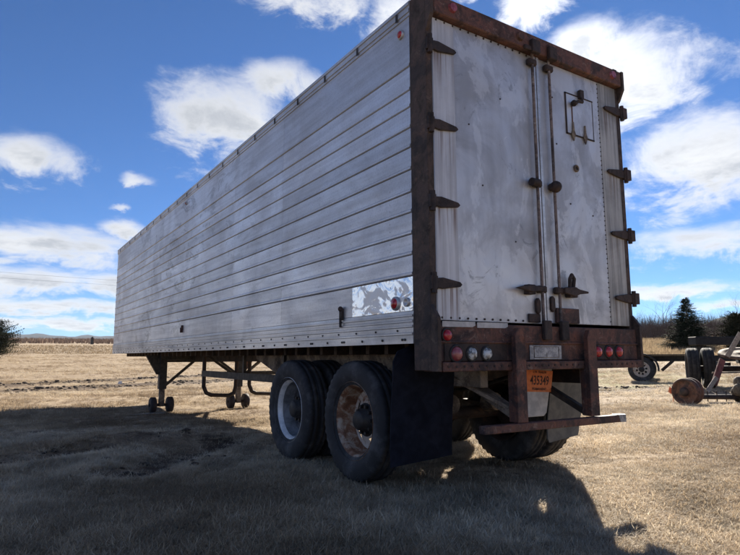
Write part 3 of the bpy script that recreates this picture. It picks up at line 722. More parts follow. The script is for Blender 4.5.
# mud flaps
def flap(poly, y, mt, bend):
    n = len(poly); 
    xs = [q[0] for q in poly]; x0, x1 = min(xs), max(xs)
    m_ = MB(); N = 8
    # grid sheet cut to the outline by scanline
    zs = sorted(set([q[1] for q in poly])); Z0, Z1 = zs[0], zs[-1]; rows = 22; grid = []
    for r_ in range(rows+1):
        z = Z0+1e-4+(Z1-Z0-2e-4)*r_/rows; xx = []
        for k in range(n):
            a, b = poly[k], poly[(k+1) % n]
            if (a[1] <= z) != (b[1] <= z): xx.append(a[0]+(z-a[1])/(b[1]-a[1])*(b[0]-a[0]))
        grid.append([(lambda x: (x, y+bend(x, z), z))(min(xx)+(max(xx)-min(xx))*c/N) for c in range(N+1)])
    for th in (0, .012):
        vs = [(p[0], p[1]+th, p[2]) for g in grid for p in g]
        m_.add(vs, [(r_*(N+1)+c, r_*(N+1)+c+1, (r_+1)*(N+1)+c+1, (r_+1)*(N+1)+c) for r_ in range(rows) for c in range(N)], True)
    b0 = [grid[0][c] for c in range(N+1)]+[g[-1] for g in grid[1:]]+[grid[-1][c] for c in range(N-1, -1, -1)]+[g[0] for g in grid[-2:0:-1]]
    k = len(b0); m_.add(b0+[(p[0], p[1]+.012, p[2]) for p in b0], [(i_, (i_+1) % k, k+(i_+1) % k, k+i_) for i_ in range(k)])
    return m_.build('mud_flap', mt, T)
f1 = flap([(-.085, .255), (.50, .262), (.505, 1.0), (.17, 1.0), (.155, 1.06), (.12, 1.12), (.06, 1.155), (0.0, 1.15), (-.05, 1.11), (-.085, 1.04)], .36, 'mud_flap', lambda x, z: .10*max(0, .5-x)*0+.04*math.sin(z*4.2)*.6+.10*max(0, .08-x)**1.0)
f1['label'] = 'black rubber mud flap behind the near wheels'
f2 = flap([(1.80, .285), (1.825, .265), (2.20, .272), (2.25, .31), (2.40, 1.09), (1.82, 1.09)], .5, 'grey_flap', lambda x, z: .03*math.sin(z*5))  # outline widened and raised to block stray sun coming past the tyre
f2['label'] = 'dusty grey mud flap on the far side'
MB().bar((.02, .40, 1.03), (.75, .40, 1.03), .04, .06).build('flap_bracket', 'rust_dark', T); MB().bar((1.7, .53, .98), (2.4, .53, .98), .04, .06).build('flap_bracket', 'rust_dark', T)

# under-ride bumper
bp = MB().prism([(.36, .515), (2.03, .505), (2.03, .565), (.36, .575)], 1, -.14, -.075).build('rear_bumper', 'rust_frame', T, bevel=.006)
MB().prism([(1.955, .507), (2.032, .503), (2.032, .568), (1.93, .570)], 1, -.1425, -.0725).build('bumper_end', 'grey_tag', bp)
for x0, x1 in ((.71, .82), (1.575, 1.69)):
    m_ = MB(); m_.prism([(x0, .575), (x1, .575), (x1, 1.23), (x1-.03, 1.29), (x0+.03, 1.29), (x0, 1.23)], 1, -.135, -.09)
    m_.box(x0, x0+.02, -.092, -.04, .577, .964); m_.box(x1-.02, x1, -.092, -.04, .577, .964)
    m_.build('bumper_post', 'rust_frame', bp, bevel=.004)
MB().bar((.77, .75, 1.0), (.78, -.06, .62), .10, .06).build('bumper_brace', 'rust_light', bp, bevel=.004)
MB().bar((1.62, .75, .98), (1.62, -.06, .60), .06, .05).build('bumper_brace', 'black_steel', bp, bevel=.004)
MB().bar((.50, .62, .99), (.79, -.02, .66), .085, .03).build('bumper_brace', 'rust_light', bp, bevel=.003)

# licence plate on a white board
cb = Vector((1.43, .30, .75))
wb = MB(); wb.prism([(1.275, .975), (1.25, .57), (1.27, .548), (1.50, .548), (1.535, .575), (1.635, .955)], 1, .30, .325)
wbo = wb.build('plate_board', 'white_board', T, bevel=.004)
P0 = [(1.275, .768), (1.59, .752), (1.628, .938), (1.285, .958)]
MB().prism(P0, 1, .288, .2985).build('licence_plate', 'plate_orange', wbo, bevel=.002)
def text(s_, size, cx, cz, parent, tilt, shear=0.0, yy=.2865, squeeze=1.0, name='plate_lettering'):
    cu = bpy.data.curves.new(name, 'FONT'); cu.body = s_; cu.size = size; cu.align_x = 'CENTER'; cu.align_y = 'CENTER'; cu.extrude = .0006; cu.offset = size*.012; cu.resolution_u = 3
    tmp = bpy.data.objects.new('tmp', cu); col.objects.link(tmp); dg = bpy.context.evaluated_depsgraph_get()
    me = bpy.data.meshes.new_from_object(tmp.evaluated_get(dg)); bpy.data.objects.remove(tmp)
    me.name = name; me.transform(Matrix.Diagonal((squeeze, 1, 1, 1))); me.transform(Matrix(((1, shear, 0, 0), (0, 1, 0, 0), (0, 0, 1, 0), (0, 0, 0, 1))))
    me.transform(Matrix.Rotation(tilt, 4, 'Z')); me.transform(Matrix.Rotation(R(90), 4, 'X'))
    me.materials.clear(); me.materials.append(MATS['plate_ink'])
    o = bpy.data.objects.new(name, me); col.objects.link(o); o.parent = parent; o.location = Vector((cx, yy, cz))-WP[parent.name]; return o
text('435349', .112, 1.445, .855, wbo, -.055, .08, squeeze=.72)
text('LTR TRAILER', .030, 1.452, .930, wbo, -.055, .08); text('PERMANENT', .032, 1.435, .783, wbo, -.05, .08)

# landing gear
for s_, x in ((0, .37), (1, 2.02)):
    Y0 = 9.35
    lg = MB().box(x-.075, x+.075, Y0-.07, Y0+.07, .42, 1.12).build('landing_leg', 'black_steel', T, bevel=.008)
    MB().box(x-.05, x+.05, Y0-.05, Y0+.05, .07, .43).build('inner_leg', 'rust_light', lg, bevel=.004)
    xa, xb = (-.0, x-.07) if s_ == 0 else (x+.07, W)
    tri = [(xa+.02, 1.115), (xb, 1.115), (xb, .72), (xb-.05, .72)] if s_ == 0 else [(xa, 1.115), (xb-.02, 1.115), (xa+.05, .72), (xa, .72)]
    MB().prism(tri, 1, Y0-.05, Y0+.05).build('wing_plate', 'black_steel' if s_ == 0 else 'rust_bright', lg)
    MB().cyl((x-.25, Y0, .10), (x+.25, Y0, .10), .03, n=10).build('foot_axle', 'rust_dark', lg)
    for q in (-.17, .17):
        MB().lathe([(-.06, .02), (-.06, .13), (-.045, .155), (.045, .155), (.06, .13), (.06, .02)], (x+q, Y0, .105), (1, 0, 0), 24).build('foot_wheel', 'rust_dark', lg)
    xe = 1.12 if s_ == 0 else 1.45
    MB().bar((x+(.07 if s_ == 0 else -.07), Y0, .50 if s_ == 0 else .72), (xe, Y0, 1.08), .05, .05, (0, 1, 0)).build('leg_brace', 'black_steel', lg)
    MB().bar((x, Y0-.06, .60), (x, Y0-1.5, 1.08), .045, .045, (1, 0, 0)).build('leg_brace', 'black_steel', lg) if s_ else None
MB().cyl((.4, 9.35, .99), (2.0, 9.35, .99), .022, n=10).build('cross_shaft', 'black_steel', T)
MB().bar((.3, 9.30, 1.07), (2.1, 9.30, 1.07), .12, .10).build('leg_cross_member', 'black_steel', T)
# tyre carrier: hanging loops and a long angle bar
tc = MB().bar((.50, 7.0, .79), (.50, 3.4, .79), .05, .10).build('tyre_carrier', 'black_steel', T)
for xa, xb, yy in ((.52, 1.10, 7.0), (1.36, 1.95, 7.0)):
    MB().tube([(xa, yy, 1.08), (xa, yy, .56), (xa+.05, yy, .45), (xa+.14, yy, .41), (xb-.12, yy, .39), (xb-.03, yy, .43), (xb, yy, .54), (xb+.02, yy, 1.08)], .034, 10).build('hanging_loop', 'rust_dark', tc)
MB().bar((.50, 7.02, .78), (2.0, 7.02, .78), .04, .07).build('carrier_bar', 'black_steel', tc)
MB().bar((.60, 7.0, 1.08), (1.0, 7.0, .80), .04, .04, (0, 1, 0)).build('carrier_brace', 'black_steel', tc)
for y in (3.6, 5.0): MB().box(.48, .52, y-.03, y+.03, .84, 1.10).build('carrier_hanger', 'black_steel', tc)

# plank under the landing foot
pz = gh(.2, 9.2)
pl = MB().bar((-.28, 9.10, pz+.016), (.42, 9.26, pz+.018), .16, .03).build('plank', 'wood_grey', None, bevel=.004)
tag(pl, 'short grey plank lying under the near landing gear foot', 'plank')

# ------------------------------------------------------------------ the old truck chassis and the dolly on the right
def unit(v): return Vector(v).normalized()
mat('black_matte', m_plain((.006, .006, .007), (.016, .015, .015), .75))
FW = Vector((20.3, 11.2, 0)); fwd = unit((.50, -.866, 0)); face = unit((-.866, -.50, 0)); back = -face
fz = gh(FW.x, FW.y)
CH = empty('truck_chassis', (21.0, 10.0, fz), 'stripped black truck chassis with spoked front wheel and fender behind trailer corner', 'truck')
def lw(c, r, wd, ax, parent, mt, nm='tyre', n=72):
    h = wd/2; prof = [(-h*.72, r*.58), (-h*.95, r*.70), (-h, r*.80), (-h*.92, r*.93), (-h*.78, r*.985), (-h*.45, r), (-h*.42, r-.012), (-h*.36, r-.012), (-h*.33, r), (0, r)]
    prof = prof+[(-a, q) for a, q in prof[::-1][1:]]
    return MB().lathe(prof, c, ax, n, lambda k, i_: -.014 if (i_ % 2 and min(k, len(prof)-1-k) in (3, 4)) else 0).build(nm, mt, parent)
c = FW+Vector((0, 0, fz+.5)); u, v = rotm(face)
fwl = MB(); fwl.lathe([(.13, .30), (.135, .33), (.12, .29), (.07, .27)], c, face, 40)
n = 48; vs = []
for r, o in ((.27, .07), (.225, .09), (.14, .10), (.11, .10)):
    for k in range(n): a = 2*math.pi*k/n; vs.append(c+face*o+u*(r*math.cos(a))+v*(r*math.sin(a)))
fs = []
for q in range(3):
    for k in range(n):
        if q == 1 and (k % 6) < 3: continue
        fs.append((q*n+k, q*n+(k+1) % n, (q+1)*n+(k+1) % n, (q+1)*n+k))
fwl.add(vs, fs, True)
fw_ = fwl.build('front_wheel', 'rim_cream_rust', CH); lw(c, .53, .26, face, fw_, 'rubber')
MB().lathe([(.06, .13), (.12, .11), (.17, .09), (.175, .001)], c, face, 24).build('hub', 'black_steel', fw_)
MB().lathe([(-.05, .01), (-.05, .27), (-.02, .27)], c, face, 24).build('brake_drum', 'black_matte', fw_)
c2 = c+back*1.9; f2_ = MB().lathe([(-.13, .33), (-.07, .27), (-.07, .02)], c2, face, 32).build('front_wheel', 'black_steel', CH); lw(c2, .53, .26, face, f2_, 'rubber')
fm = MB(); vs = []; ar = [math.radians(a) for a in range(-8, 116, 9)]
for t_ in (.66, .59):
    for a in ar:
        for s_ in (-.16, .42): vs.append(c+fwd*(t_*1.02*math.cos(a))+Vector((0, 0, t_*.98*math.sin(a)+.02))-face*s_)
n = len(ar); fs = []
for k in range(n-1): fs += [(2*k, 2*k+1, 2*k+3, 2*k+2), (2*n+2*k+2, 2*n+2*k+3, 2*n+2*k+1, 2*n+2*k), (2*k, 2*k+2, 2*n+2*k+2, 2*n+2*k), (2*k+1, 2*n+2*k+1, 2*n+2*k+3, 2*k+3)]
fm.add(vs, fs, True); fm.build('fender', 'black_steel', CH)
MB().cyl(c-face*.05, c2, .06, n=10).build('front_axle', 'rust_dark', CH)
zr = Vector((0, 0, fz+.95))
for s_ in (.55, 1.35): MB().bar(FW+back*s_-fwd*.5+zr, FW+back*s_+fwd*5.6+zr, .07, .24).build('frame_rail', 'black_matte', CH, bevel=.006)
for t_ in (-.4, .7, 2.4, 4.4): a = FW+fwd*t_+zr; MB().bar(a+back*.5, a+back*1.4, .10, .16).build('cross_member', 'black_matte', CH)
MB().bar(FW+back*.55+fwd*.75+Vector((0, 0, fz+.45)), FW+back*.55+fwd*1.2+Vector((0, 0, fz+.86)), .3, .12).build('spring_hanger', 'rust_dark', CH)
MB().bar(FW+back*.6-fwd*.2+Vector((0, 0, fz+1.10)), FW+back*.6+fwd*2.6+Vector((0, 0, fz+1.10)), .9, .05).build('deck_plate', 'black_steel', CH)
rc = FW+fwd*4.9+back*.25+Vector((0, 0, fz+.53)); r_ = MB().lathe([(.0, .33), (.06, .27), (.06, .02)], rc, face, 32).build('rear_wheel', 'rust_dark', CH); lw(rc, .53, .27, face, r_, 'rubber')
rc2 = rc+back*1.5; r_ = MB().lathe([(.0, .33), (.06, .27), (.06, .02)], rc2, face, 32).build('rear_wheel', 'rust_dark', CH); lw(rc2, .53, .27, face, r_, 'rubber')
MB().cyl(rc, rc2, .07, n=10).build('rear_axle', 'rust_dark', CH)

RW = Vector((13.78, 5.56, 0)); lat = unit((.55, -.835, 0)); along = Vector((-lat.y, lat.x, 0)); rz = gh(RW.x, RW.y)
DO = empty('axle_dolly', (14.2, 4.7, rz), 'black dolly with dual tyres and round rusty coupling plate at right edge', 'dolly')
MB().cyl(RW+Vector((0, 0, rz+.545)), RW+lat*2.2+Vector((0, 0, rz+.545)), .08, n=12).build('dolly_axle', 'rust_dark', DO)
for s_ in (0, .37, 1.75, 2.12):
    cc = RW+lat*s_+Vector((0, 0, rz+.555)); rw_ = MB().lathe([(.12, .31), (.05, .28), (.03, .10), (.03, .01)], cc, -lat, 32).build('rear_wheel', 'rust_dark', DO); lw(cc, .555, .30, lat, rw_, 'old_rubber')
fp = MB(); fp.lathe([(-.02, .001), (-.02, .52), (0, .56), (.045, .54), (.05, .40), (.035, .38), (.035, .16), (.05, .14), (.05, .001)], (13.72, 4.22, 1.09), Vector((-.22, -.13, .96)), 40)
mat('rust_plate', m_rust((.085, .06, .045), (.15, .105, .08), (.24, .18, .135), .35))
MATS['rust_plate'].node_tree.nodes['Principled BSDF'].inputs['Specular IOR Level'].default_value = .1
fp.build('coupling_plate', 'rust_plate', DO)
b0 = Vector((13.72, 4.30, 0))
MB().bar(b0-lat*.05+Vector((0, 0, .93)), b0+lat*1.0+Vector((0, 0, .93)), .5, .16).build('coupling_base', 'black_matte', DO, bevel=.02)
MB().bar(b0+lat*.12+along*.5+Vector((0, 0, .70)), b0+lat*1.6+along*.5+Vector((0, 0, .70)), .7, .34).build('axle_carrier', 'black_matte', DO, bevel=.03)
for k in (.3, .75, 1.3): MB().bar(b0+lat*k+along*.3+Vector((0, 0, .12)), b0+lat*k+along*.3+Vector((0, 0, .56)), .2, .14, (1, 0, 0)).build('spring_block', 'black_matte', DO, bevel=.02)
MB().bar(Vector((15.6, 6.5, 1.50)), Vector((17.0, 5.5, 1.50)), .5, .26).build('tool_box', 'black_matte', DO, bevel=.02)
for q in ((15.8, 6.38), (16.9, 5.58)): MB().bar((*q, .8), (*q, 1.40), .1, .1, (1, 0, 0)).build('box_stand', 'black_matte', DO)
MB().bar((15.8, 6.38, .85), (14.4, 4.9, .80), .1, .12).build('draw_beam', 'black_matte', DO)
MB().bar((12.86, 4.18, 1.03), (13.10, 3.93, 1.62), .12, .03, (.6, .8, 0)).build('upright_plate', 'wood_grey', DO, bevel=.003)
MB().bar((12.95, 4.35, .95), (12.45, 4.35, .35), .15, .05, (.6, .8, 0)).build('red_brace', 'red_paint_old', DO, bevel=.004)
MB().bar((12.50, 4.30, .52), (12.15, 4.38, .18), .10, .03, (.6, .8, 0)).build('skid_plank', 'wood_grey', DO, bevel=.003)
MB().bar((12.7, 4.5, .62), (14.6, 3.3, .66), .05, .04).build('tow_bar', 'rust_light', DO)

# loose axle with rusty brake drum
dz0 = gh(10.0, 3.74); dc = Vector((9.95, 3.72, dz0+.285)); adir = unit((.86, -.5, -.03)); fdir = -unit((.62, .78, 0))
AX = empty('loose_axle', (10.4, 3.5, dz0), 'loose rusty axle with large brake drum lying on the grass', 'axle')
dface = unit((-.97, -.05, 0))
dm = MB().lathe([(-.27, .02), (-.27, .26), (-.25, .295), (-.20, .295), (-.19, .275), (-.12, .275), (-.11, .29), (-.05, .29), (-.04, .275), (-.01, .275), (0, .285), (.02, .275), (.022, .235), (-.03, .215), (-.03, .12), (.0, .11), (.0, .06)], dc, dface, 44).build('brake_drum', 'rust_bright', AX)
MB().lathe([(0, .10), (.05, .085), (.08, .06), (.08, .001)], dc, dface, 24).build('hub', 'rust_dark', AX)
pm = MB(); pm.prism([(-.18, .14), (.18, .14), (.20, .40), (.10, .50), (-.06, .53), (-.18, .42)], 0, -.03, .03)
V = np.array(pm.v); tdir = Vector((.05, -.97, 0)); pm.v = [tuple(dc-dface*.30+tdir*q[1]+Vector((0, 0, q[2]-.26))+dface*q[0]) for q in V]
pm.build('backing_plate', 'rust_dark', AX)
a0 = dc-dface*.25+Vector((0, 0, -.12)); a1 = a0+Vector((1.55, -.85, -.02))
MB().cyl(a0, a1, .05, .06, 14).build('axle_tube', 'rust_dark', AX)
for q in range(4):
    p_ = a0.lerp(a1, .22+.12*q); MB().cyl(p_+Vector((0, 0, -.1)), p_+Vector((0, 0, .13)), .012, n=6).build('stud', 'rust_dark', AX)
MB().bar(a0+Vector((.1, -.35, -.12)), a1+Vector((-.1, -.1, -.10)), .05, .03).build('tie_rod', 'wood_grey', AX)
hz_ = MB(); hc = a0.lerp(a1, .64)+Vector((0, 0, .08))
for q in range(9):
    a = q*.7; hz_.ball(hc+Vector((.17*math.cos(a), .12*math.sin(a*1.3), .05*q-.12)), .09+.03*math.sin(q*2.1), 9, 6, (1, 1, 1.2)); hz_.cyl(hc+Vector((.1*math.sin(q*3), .1*math.cos(q*2), .04*q-.15)), hc+Vector((.28*math.sin(q*3+1), -.25*abs(math.cos(q*2)), .05*q-.05)), .035, n=8)
hz_.cyl(hc+Vector((-.1, -.2, .08)), hc+Vector((-.22, -.42, .1)), .14, .11, 16); hz_.box(hc.x-.05, hc.x+.35, hc.y-.35, hc.y+.0, dz0-.02, hc.z+.22)
hz_.build('gear_housing', 'olive_iron', AX, bevel=.012)
fo = MB(); ox, oy = 10.30, 4.22; oz = gh(ox, oy); fo.prism([(ox-.12, oz+.25), (ox-.05, oz+.36), (ox+.01, oz+.30), (ox+.12, oz+.33), (ox+.10, oz+.22), (ox-.02, oz+.20)], 1, oy-.02, oy+.0)
fo.bar((ox+.05, oy-.01, oz-.02), (ox+.05, oy-.01, oz+.24), .012, .012, (1, 0, 0))
tag(fo.build('marker_flag', 'flag_orange', None), 'small orange marker flag behind the rusty brake drum', 'flag')
px_, py_ = 2.0, 23.5
tag(MB().prism([(px_-.10, gh(px_, py_)-.01), (px_+.10, gh(px_, py_)+.0), (px_+.06, gh(px_, py_)+.14), (px_-.05, gh(px_, py_)+.12)], 1, py_, py_+.05).build('paper_scrap', 'paper', None), 'white paper scrap lying in the stubble left of trailer', 'litter')

# ------------------------------------------------------------------ trees
def leafq(vs, fs, p, d, up, l, wd):
    d = d.normalized(); s_ = d.cross(up)
    s_ = s_.normalized()*wd if s_.length > 1e-4 else Vector((wd, 0, 0)); o = len(vs)
    vs += [p-s_*.4, p+s_*.4, p+d*l+s_*.15, p+d*l-s_*.15]; fs.append((o, o+1, o+2, o+3))
def spruce(x, y, h, rad, name, label, seed, mt='needles', round_=False, levels=26, group=None):
    rn = random.Random(seed); z0 = gh(x, y)-.05; root = empty(name, (x, y, z0), label, 'tree', group)
    MB().cyl((x, y, z0), (x, y, z0+h*.96), h*.022, h*.004, 8).build('trunk', 'bark', root)
    vs = []; fs = []
    for lv in range(levels):
        t = (lv+.3)/levels; z = z0+h*(.05+.93*t)
        if round_: rl = rad*math.sqrt(max(0.02, 1-((t-.30)/.74)**2))*(1 if t > .12 else .75)
        else: rl = rad*(1-t)**.85+.06*rad
        nb = int(14+26*(1-t)) if not round_ else int(26+30*(1-t))
        for b_ in range(nb):
            a = rn.random()*6.283; ln = rl*rn.uniform(.55, 1.12); dv = Vector((math.cos(a), math.sin(a), rn.uniform(-.25, .15) if not round_ else rn.uniform(-.15, .35)))
            p = Vector((x, y, z+rn.uniform(-.5, .5)*h/levels)); segs = max(5, int(ln/.09)) if not round_ else max(6, int(14*ln/rad))
            for s_ in range(segs):
                q = p+dv*(ln*(s_+.5)/segs)+Vector((0, 0, .12*ln*((s_/segs)**2)))
                if s_/segs < .15: continue
                wl = (.30 if not round_ else .40)*h/4.6*(1-.45*s_/segs)
                for g in range(3):
                    side = Vector((-dv.y, dv.x, 0))*(1 if g == 0 else -1 if g == 1 else 0)
                    dd = (dv*.7+side*rn.uniform(.4, 1)+Vector((rn.uniform(-.3, .3), rn.uniform(-.3, .3), rn.uniform(-.45, .35 if not round_ else .9))))
                    leafq(vs, fs, q, dd, Vector((rn.uniform(-.4, .4), rn.uniform(-.4, .4), 1)), wl*rn.uniform(.6, 1.1), wl*.42)
    m_ = MB(); m_.add(vs, fs); m_.build('crown', mt, root); return root
x, y = polar(61.6, 52); spruce(x, y, 4.3, 2.15, 'spruce_tree', 'dark green pointed spruce behind the truck chassis', 3)
x, y = polar(65.4, 48); spruce(x, y, 2.8, 1.5, 'evergreen_tree', 'olive green bushy evergreen at the right edge behind the chassis', 5, 'juniper', True, 22)
x, y = polar(-.5, 100); spruce(x, y, 5.3, 4.2, 'juniper_tree', 'broad dark juniper at the left edge of the field', 9, 'juniper', True, 34)

def bare(x, y, h, name, label, seed, group='bare trees beyond the field', dens=1.0):
    rn = random.Random(seed); z0 = gh(x, y)-.1; root = empty(name, (x, y, z0), label, 'tree', group)
    tr = MB(); br = MB()
    def grow(p, d, l, r, lv):
        n_ = 3; q = p
        for k in range(n_):
            d2 = (d+Vector((rn.uniform(-.16, .16), rn.uniform(-.16, .16), rn.uniform(-.04, .10)))).normalized(); e = q+d2*(l/n_)
            (tr if lv == 0 else br).cyl(q, e, r*(1-.22*k), r*(1-.22*(k+1)), 6 if lv == 0 else 4 if lv < 2 else 3, caps=False)
            if lv < 4:
                for _ in range(rn.choice((1, 2, 2)) if lv else (2 if k else 1)):
                    a = rn.random()*6.283; sp = rn.uniform(.5, .95)
                    u, v = rotm(d2); nd = (d2+u*(sp*math.cos(a))+v*(sp*math.sin(a))+Vector((0, 0, .15))).normalized()
                    grow(e, nd, l*rn.uniform(.5, .72), r*(1-.22*(k+1))*.62, lv+1)
            q = e; d = d2
    grow(Vector((x, y, z0)), Vector((rn.uniform(-.05, .05), rn.uniform(-.05, .05), 1)), h*.5, h*.017, 0)
    tr.build('trunk', 'bark', root); br.build('branches', 'twig', root); return root
x, y = polar(59.75, 98); bare(x, y, 7.4, 'bare_tree', 'largest bare tree, leafless, standing left of the spruce', 11)
x, y = polar(57.9, 104); bare(x, y, 5.4, 'bare_tree', 'thin leafless tree close beside the trailer rear corner', 12)
x, y = polar(65.7, 100); bare(x, y, 7.0, 'bare_tree', 'leafless tree at the right edge above the evergreen', 13)
x, y = polar(63.6, 110); bare(x, y, 4.8, 'bare_tree', 'small leafless tree just right of the spruce top', 14)

# thickets and tall dry grass, uncountable
def brush(name, label, a0, a1, r0, r1, n, h0, h1, mt, seed, wd, parts=5, spread=.35):
    g = np.random.default_rng(seed); N_ = n*parts
    a = np.repeat(np.radians(g.uniform(a0, a1, n)), parts); r = np.repeat(g.uniform(r0, r1, n), parts)
    x = CAM.x+r*np.sin(a); y = CAM.y+r*np.cos(a); z = height(x, y)-.05
    h = np.repeat(g.uniform(h0, h1, n), parts)*g.uniform(.55, 1.05, N_)
    ph = g.uniform(0, 6.283, N_); sp = g.uniform(0, spread, N_)*h; bx = np.cos(ph)*sp; by = np.sin(ph)*sp
    x = x+bx*.4; y = y+by*.4
    wv = wd*g.uniform(.6, 1.3, N_); th = g.uniform(0, 6.283, N_); ux, uy = np.cos(th)*wv, np.sin(th)*wv
    A = np.stack([x-ux, y-uy, z], -1); B = np.stack([x+ux, y+uy, z], -1); Mi = np.stack([x+bx*.35+ux*.7, y+by*.35+uy*.7, z+h*.55], -1); Mj = np.stack([x+bx*.35-ux*.7, y+by*.35-uy*.7, z+h*.55], -1)
    T_ = np.stack([x+bx, y+by, z+h], -1)
    V = np.stack([A, B, Mi, Mj, T_], 1).reshape(-1, 3); b0 = np.arange(N_)*5
    m_ = bpy.data.meshes.new(name); m_.from_pydata(V.tolist(), [], np.stack([b0, b0+1, b0+2, b0+3], -1).tolist()+np.stack([b0+3, b0+2, b0+4], -1).tolist())
    m_.materials.append(MATS[mt]); o = bpy.data.objects.new(name, m_); col.objects.link(o); o['kind'] = 'stuff'; tag(o, label, name.split('_')[-1]); return o
brush('bare_thicket', 'brown leafless thicket along the far side of the right-hand field', 50, 72, 88, 135, 1500, 2.2, 4.6, 'twig', 21, .03, 14, .45)
brush('dry_field_grass', 'tall tan dry grass field in front of the thicket', 50, 72, 40, 92, 22000, .3, .6, 'tall_straw', 22, .03, 4, .3)
brush('bank_grass', 'dull brown tall grass on the bank at the left field edge', -16, 24, 121, 142, 16000, .12, .40, 'tall_straw', 23, .05, 3, .4)
brush('distant_scrub', 'reddish brown distant scrub below the far hills on the left', -16, 24, 230, 420, 9000, .8, 2.2, 'far_brush', 24, .12, 3, .5)
for k, (a, r, h) in enumerate(((7.35, 215, 1.8),)):
    x, y = polar(a, r); z = gh(x, y)
    tag(MB().prism([(x-.45, z-.1), (x+.45, z-.1), (x+.38, z+2.0), (x+.1, z+2.6), (x-.4, z+2.2)], 1, y-.4, y+.4).build('field_post', 'black_steel', None), 'dark post standing in the distant scrub near the trailer front', 'post')

# utility wires crossing the left sky
ua = polar(-14, 120); ub = polar(26, 150)
for k, (q, lb) in enumerate(((ua, 'wooden utility pole off to the left of the juniper'), (ub, 'wooden utility pole hidden behind the trailer box'))):
    z = gh(*q); up = empty('utility_pole', (q[0], q[1], z), lb, 'utility pole', 'utility poles')
    MB().cyl((q[0], q[1], z-.3), (q[0], q[1], z+15.4), .17, .11, 10).build('pole', 'bark', up)
    MB().bar((q[0]-1.2, q[1], z+15.0), (q[0]+1.2, q[1], z+15.0), .1, .12).build('cross_arm', 'bark', up)
for k, (zz_, lb) in enumerate(((15.1, 'upper thin utility wire crossing the left sky'), (14.1, 'lower thin utility wire crossing the left sky'))):
    za, zb = gh(*ua)+zz_, gh(*ub)+zz_; pts = []
    for t in np.linspace(0, 1, 15): pts.append(Vector((ua[0]*(1-t)+ub[0]*t, ua[1]*(1-t)+ub[1]*t, za*(1-t)+zb*t-4*1.1*t*(1-t))))
    m_ = MB()
    for p_, q_ in zip(pts[:-1], pts[1:]): m_.cyl(p_, q_, .014, n=5, caps=False)
    tag(m_.build('utility_wire', 'black_steel', None), lb, 'wire', 'utility wires')

